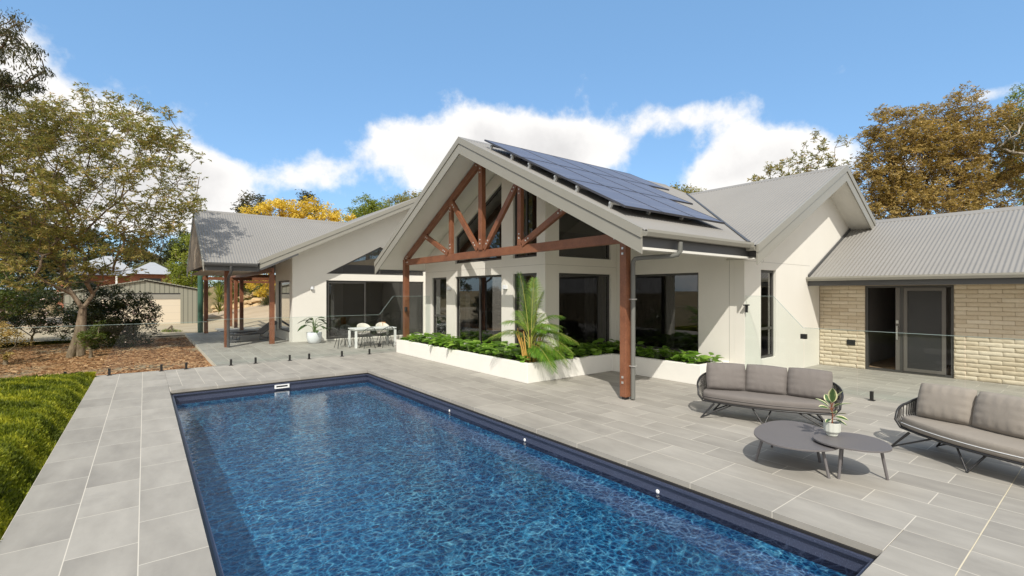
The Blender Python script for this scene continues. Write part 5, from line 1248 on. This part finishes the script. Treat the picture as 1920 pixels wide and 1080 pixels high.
# spiky yucca
yx, yy = at(412, 36); yu = empty('spiky_plant', (yx, yy, .35), 0, 'spiky strap-leaved plant on the bank seen between the verandah posts', 'plant'); V = []; F = []; Tt = []; rng.seed(2)
for k in range(170):
    h = rng.uniform(0, 6.28); pit = rng.uniform(-.1, 1.45); L = rng.uniform(.8, 1.25); d = Vector((math.cos(h)*math.cos(pit), math.sin(h)*math.cos(pit), math.sin(pit))); s = d.cross(Vector((0, 0, 1))).normalized()*.03; o = len(V); b0 = Vector((0, 0, rng.choice([.2, .9, 1.4])))
    V += [b0-s*.6, b0+s*.6, b0+d*L*.5+s, b0+d*L*.5-s, b0+d*L+Vector((0, 0, -.15)), b0+d*L+Vector((0, 0, -.15))+s*.1]; F += [(o, o+1, o+2, o+3), (o+3, o+2, o+5, o+4)]; q = rng.random(); Tt += [q, q]
np_mesh('leaves', [tuple(v) for v in V], F, ML['lime'], yu, Tt)
# rocks: retaining wall of boulders up the driveway edge
M_rock = simple('sandstone_boulder', (.50, .36, .20), .9, var=.25, scale=2.5, bump=.6, bscale=14)
R_ = np.random.RandomState(12); rocks = []
def rock(seed):
    rr = np.random.RandomState(seed); bm = bmesh.new(); bmesh.ops.create_icosphere(bm, subdivisions=2, radius=1)
    ph = rr.uniform(0, 6, 6)
    for v in bm.verts:
        c = v.co; f = 1+.22*math.sin(c.x*3+ph[0])*math.cos(c.y*2.6+ph[1])+.14*math.sin(c.z*5+ph[2]+c.x*3); c *= f; c.z *= .62; c.x *= 1.25
        c.x = round(c.x*3.5)/3.5*.45+c.x*.55; c.z = round(c.z*4)/4*.45+c.z*.55
    me = bpy.data.meshes.new('rock'); bm.to_mesh(me); bm.free(); me.materials.append(M_rock); return me
rm = [rock(s) for s in range(6)]; k = 0
for row in range(3):
    for i in range(19):
        u = i/18.; px = 392+118*u+R_.uniform(-2, 2); py = 597-30*u-row*(8+4*u)+R_.uniform(-1.5, 1.5); f = 41+row*.8+R_.uniform(-.3, .3)
        if row == 2 and i % 3 == 0: continue
        x, y = at(px, f); z = zof(py, f); o = bpy.data.objects.new('rock', rm[k % 6]); C.objects.link(o); s = R_.uniform(.22, .45)
        o.location = (x, y, z); o.scale = (s, s*R_.uniform(.8, 1.1), s*R_.uniform(.8, 1.2)); o.rotation_euler = (0, 0, R_.uniform(0, 6.28)); k += 1
        tag(o, 'pale sandstone boulder in the rubble bank rising behind the verandah posts', 'rock', 'boulders of the bank behind the verandah')
# bank behind the rocks
def bank_z(x, y):
    d = x*SY+y*CY-41.4; return drive_z(x, y)+.10+min(2.2, max(0, d)*.55) if d > 0 else -.3
grid('bank', 2.5, 26, 36, 62, 90, 90, lambda x, y: bank_z(x, y)-.12, M_ground)
# clipped hedge along the left edge of the paving
hd = empty('hedge', (-3, 9, -.5), 0, 'clipped bright green hedge along the left edge of the pool paving', 'hedge')
n = 100000; R_ = np.random.RandomState(5)
def hz_(x, y): d = np.maximum(0, -.95-x); sm = np.clip(d/.30, 0, 1); return -.05+(np.clip(.13+(15-y)*.026, 0, .36))*(sm*sm*(3-2*sm))**.8+.02*np.minimum(3, d)+.02*np.sin(x*2.1+y*1.3)*np.cos(y*1.7-x)+.022*np.sin(x*8+1)*np.cos(y*6.5)+.014*np.sin(x*19)*np.sin(y*16)
fx0, fx1 = -5.6, -.95
yy_ = R_.uniform(0, 1, n)**1.0; y = 3.6+11.35*yy_; x = fx1-(fx1-fx0)*R_.uniform(0, 1, n)**1.15
side = R_.rand(n) < .20; z = hz_(x, y)-R_.uniform(0, .06, n)
x = np.where(side, fx1-R_.uniform(-.01, .33, n), x); z = np.where(side, hz_(x, y)-R_.uniform(0, .05, n), z)
endm = R_.rand(n) < .06; y = np.where(endm, 14.93+R_.uniform(-.05, .03, n), y); z = np.where(endm, R_.uniform(-.3, .08, n), z)
keep = (x < -.9); tuft_n = 3
p = np.repeat(np.stack([x, y, z], 1)+np.array([3, -9, .5]), tuft_n, 0); m = len(p)
h = R_.uniform(0, 6.283, m); pit = R_.uniform(.5, 1.5, m); L = R_.uniform(.03, .07, m)
L *= np.repeat(.75+np.clip(y/14, 0, 1)*.55, tuft_n)
d = np.stack([np.cos(h)*np.cos(pit), np.sin(h)*np.cos(pit), np.sin(pit)], 1); s = np.cross(d, R_.normal(size=(m, 3))); s /= np.linalg.norm(s, axis=1)[:, None]; w = s*(L*.17)[:, None]
V = np.stack([p, p+d*(L*.5)[:, None]+w, p+d*L[:, None], p+d*(L*.5)[:, None]-w], 1).reshape(-1, 3)
tn = np.repeat(.5+.28*np.sin(x*3.3+1)*np.cos(y*2.7)+.2*np.sin(x*9+y*7), tuft_n)
np_mesh('foliage', V, np.arange(4*m).reshape(-1, 4), ML['hedge'], hd, np.clip(tn+R_.normal(0, .16, m), 0, 1))
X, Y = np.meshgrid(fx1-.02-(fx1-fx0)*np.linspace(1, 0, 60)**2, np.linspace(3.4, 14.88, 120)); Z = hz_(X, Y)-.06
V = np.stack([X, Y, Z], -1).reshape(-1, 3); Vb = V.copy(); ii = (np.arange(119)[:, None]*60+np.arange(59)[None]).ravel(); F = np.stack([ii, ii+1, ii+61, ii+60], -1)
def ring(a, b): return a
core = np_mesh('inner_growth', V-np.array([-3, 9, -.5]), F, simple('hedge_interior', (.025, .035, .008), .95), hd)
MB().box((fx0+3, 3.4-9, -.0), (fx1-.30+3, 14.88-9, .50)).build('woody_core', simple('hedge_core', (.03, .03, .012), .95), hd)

# pine-needle dark trees behind the camera: only their reflections and the photo's world need them
for i, (x, y, hgt) in enumerate(((-16, -9, 8), (-9, -22, 9), (4, -26, 8), (14, -22, 9))):
    pass
for o in bpy.data.objects:
    if o.type == 'MESH' and o.parent is None and 'kind' not in o and 'label' not in o: print('UNTAGGED', o.name)
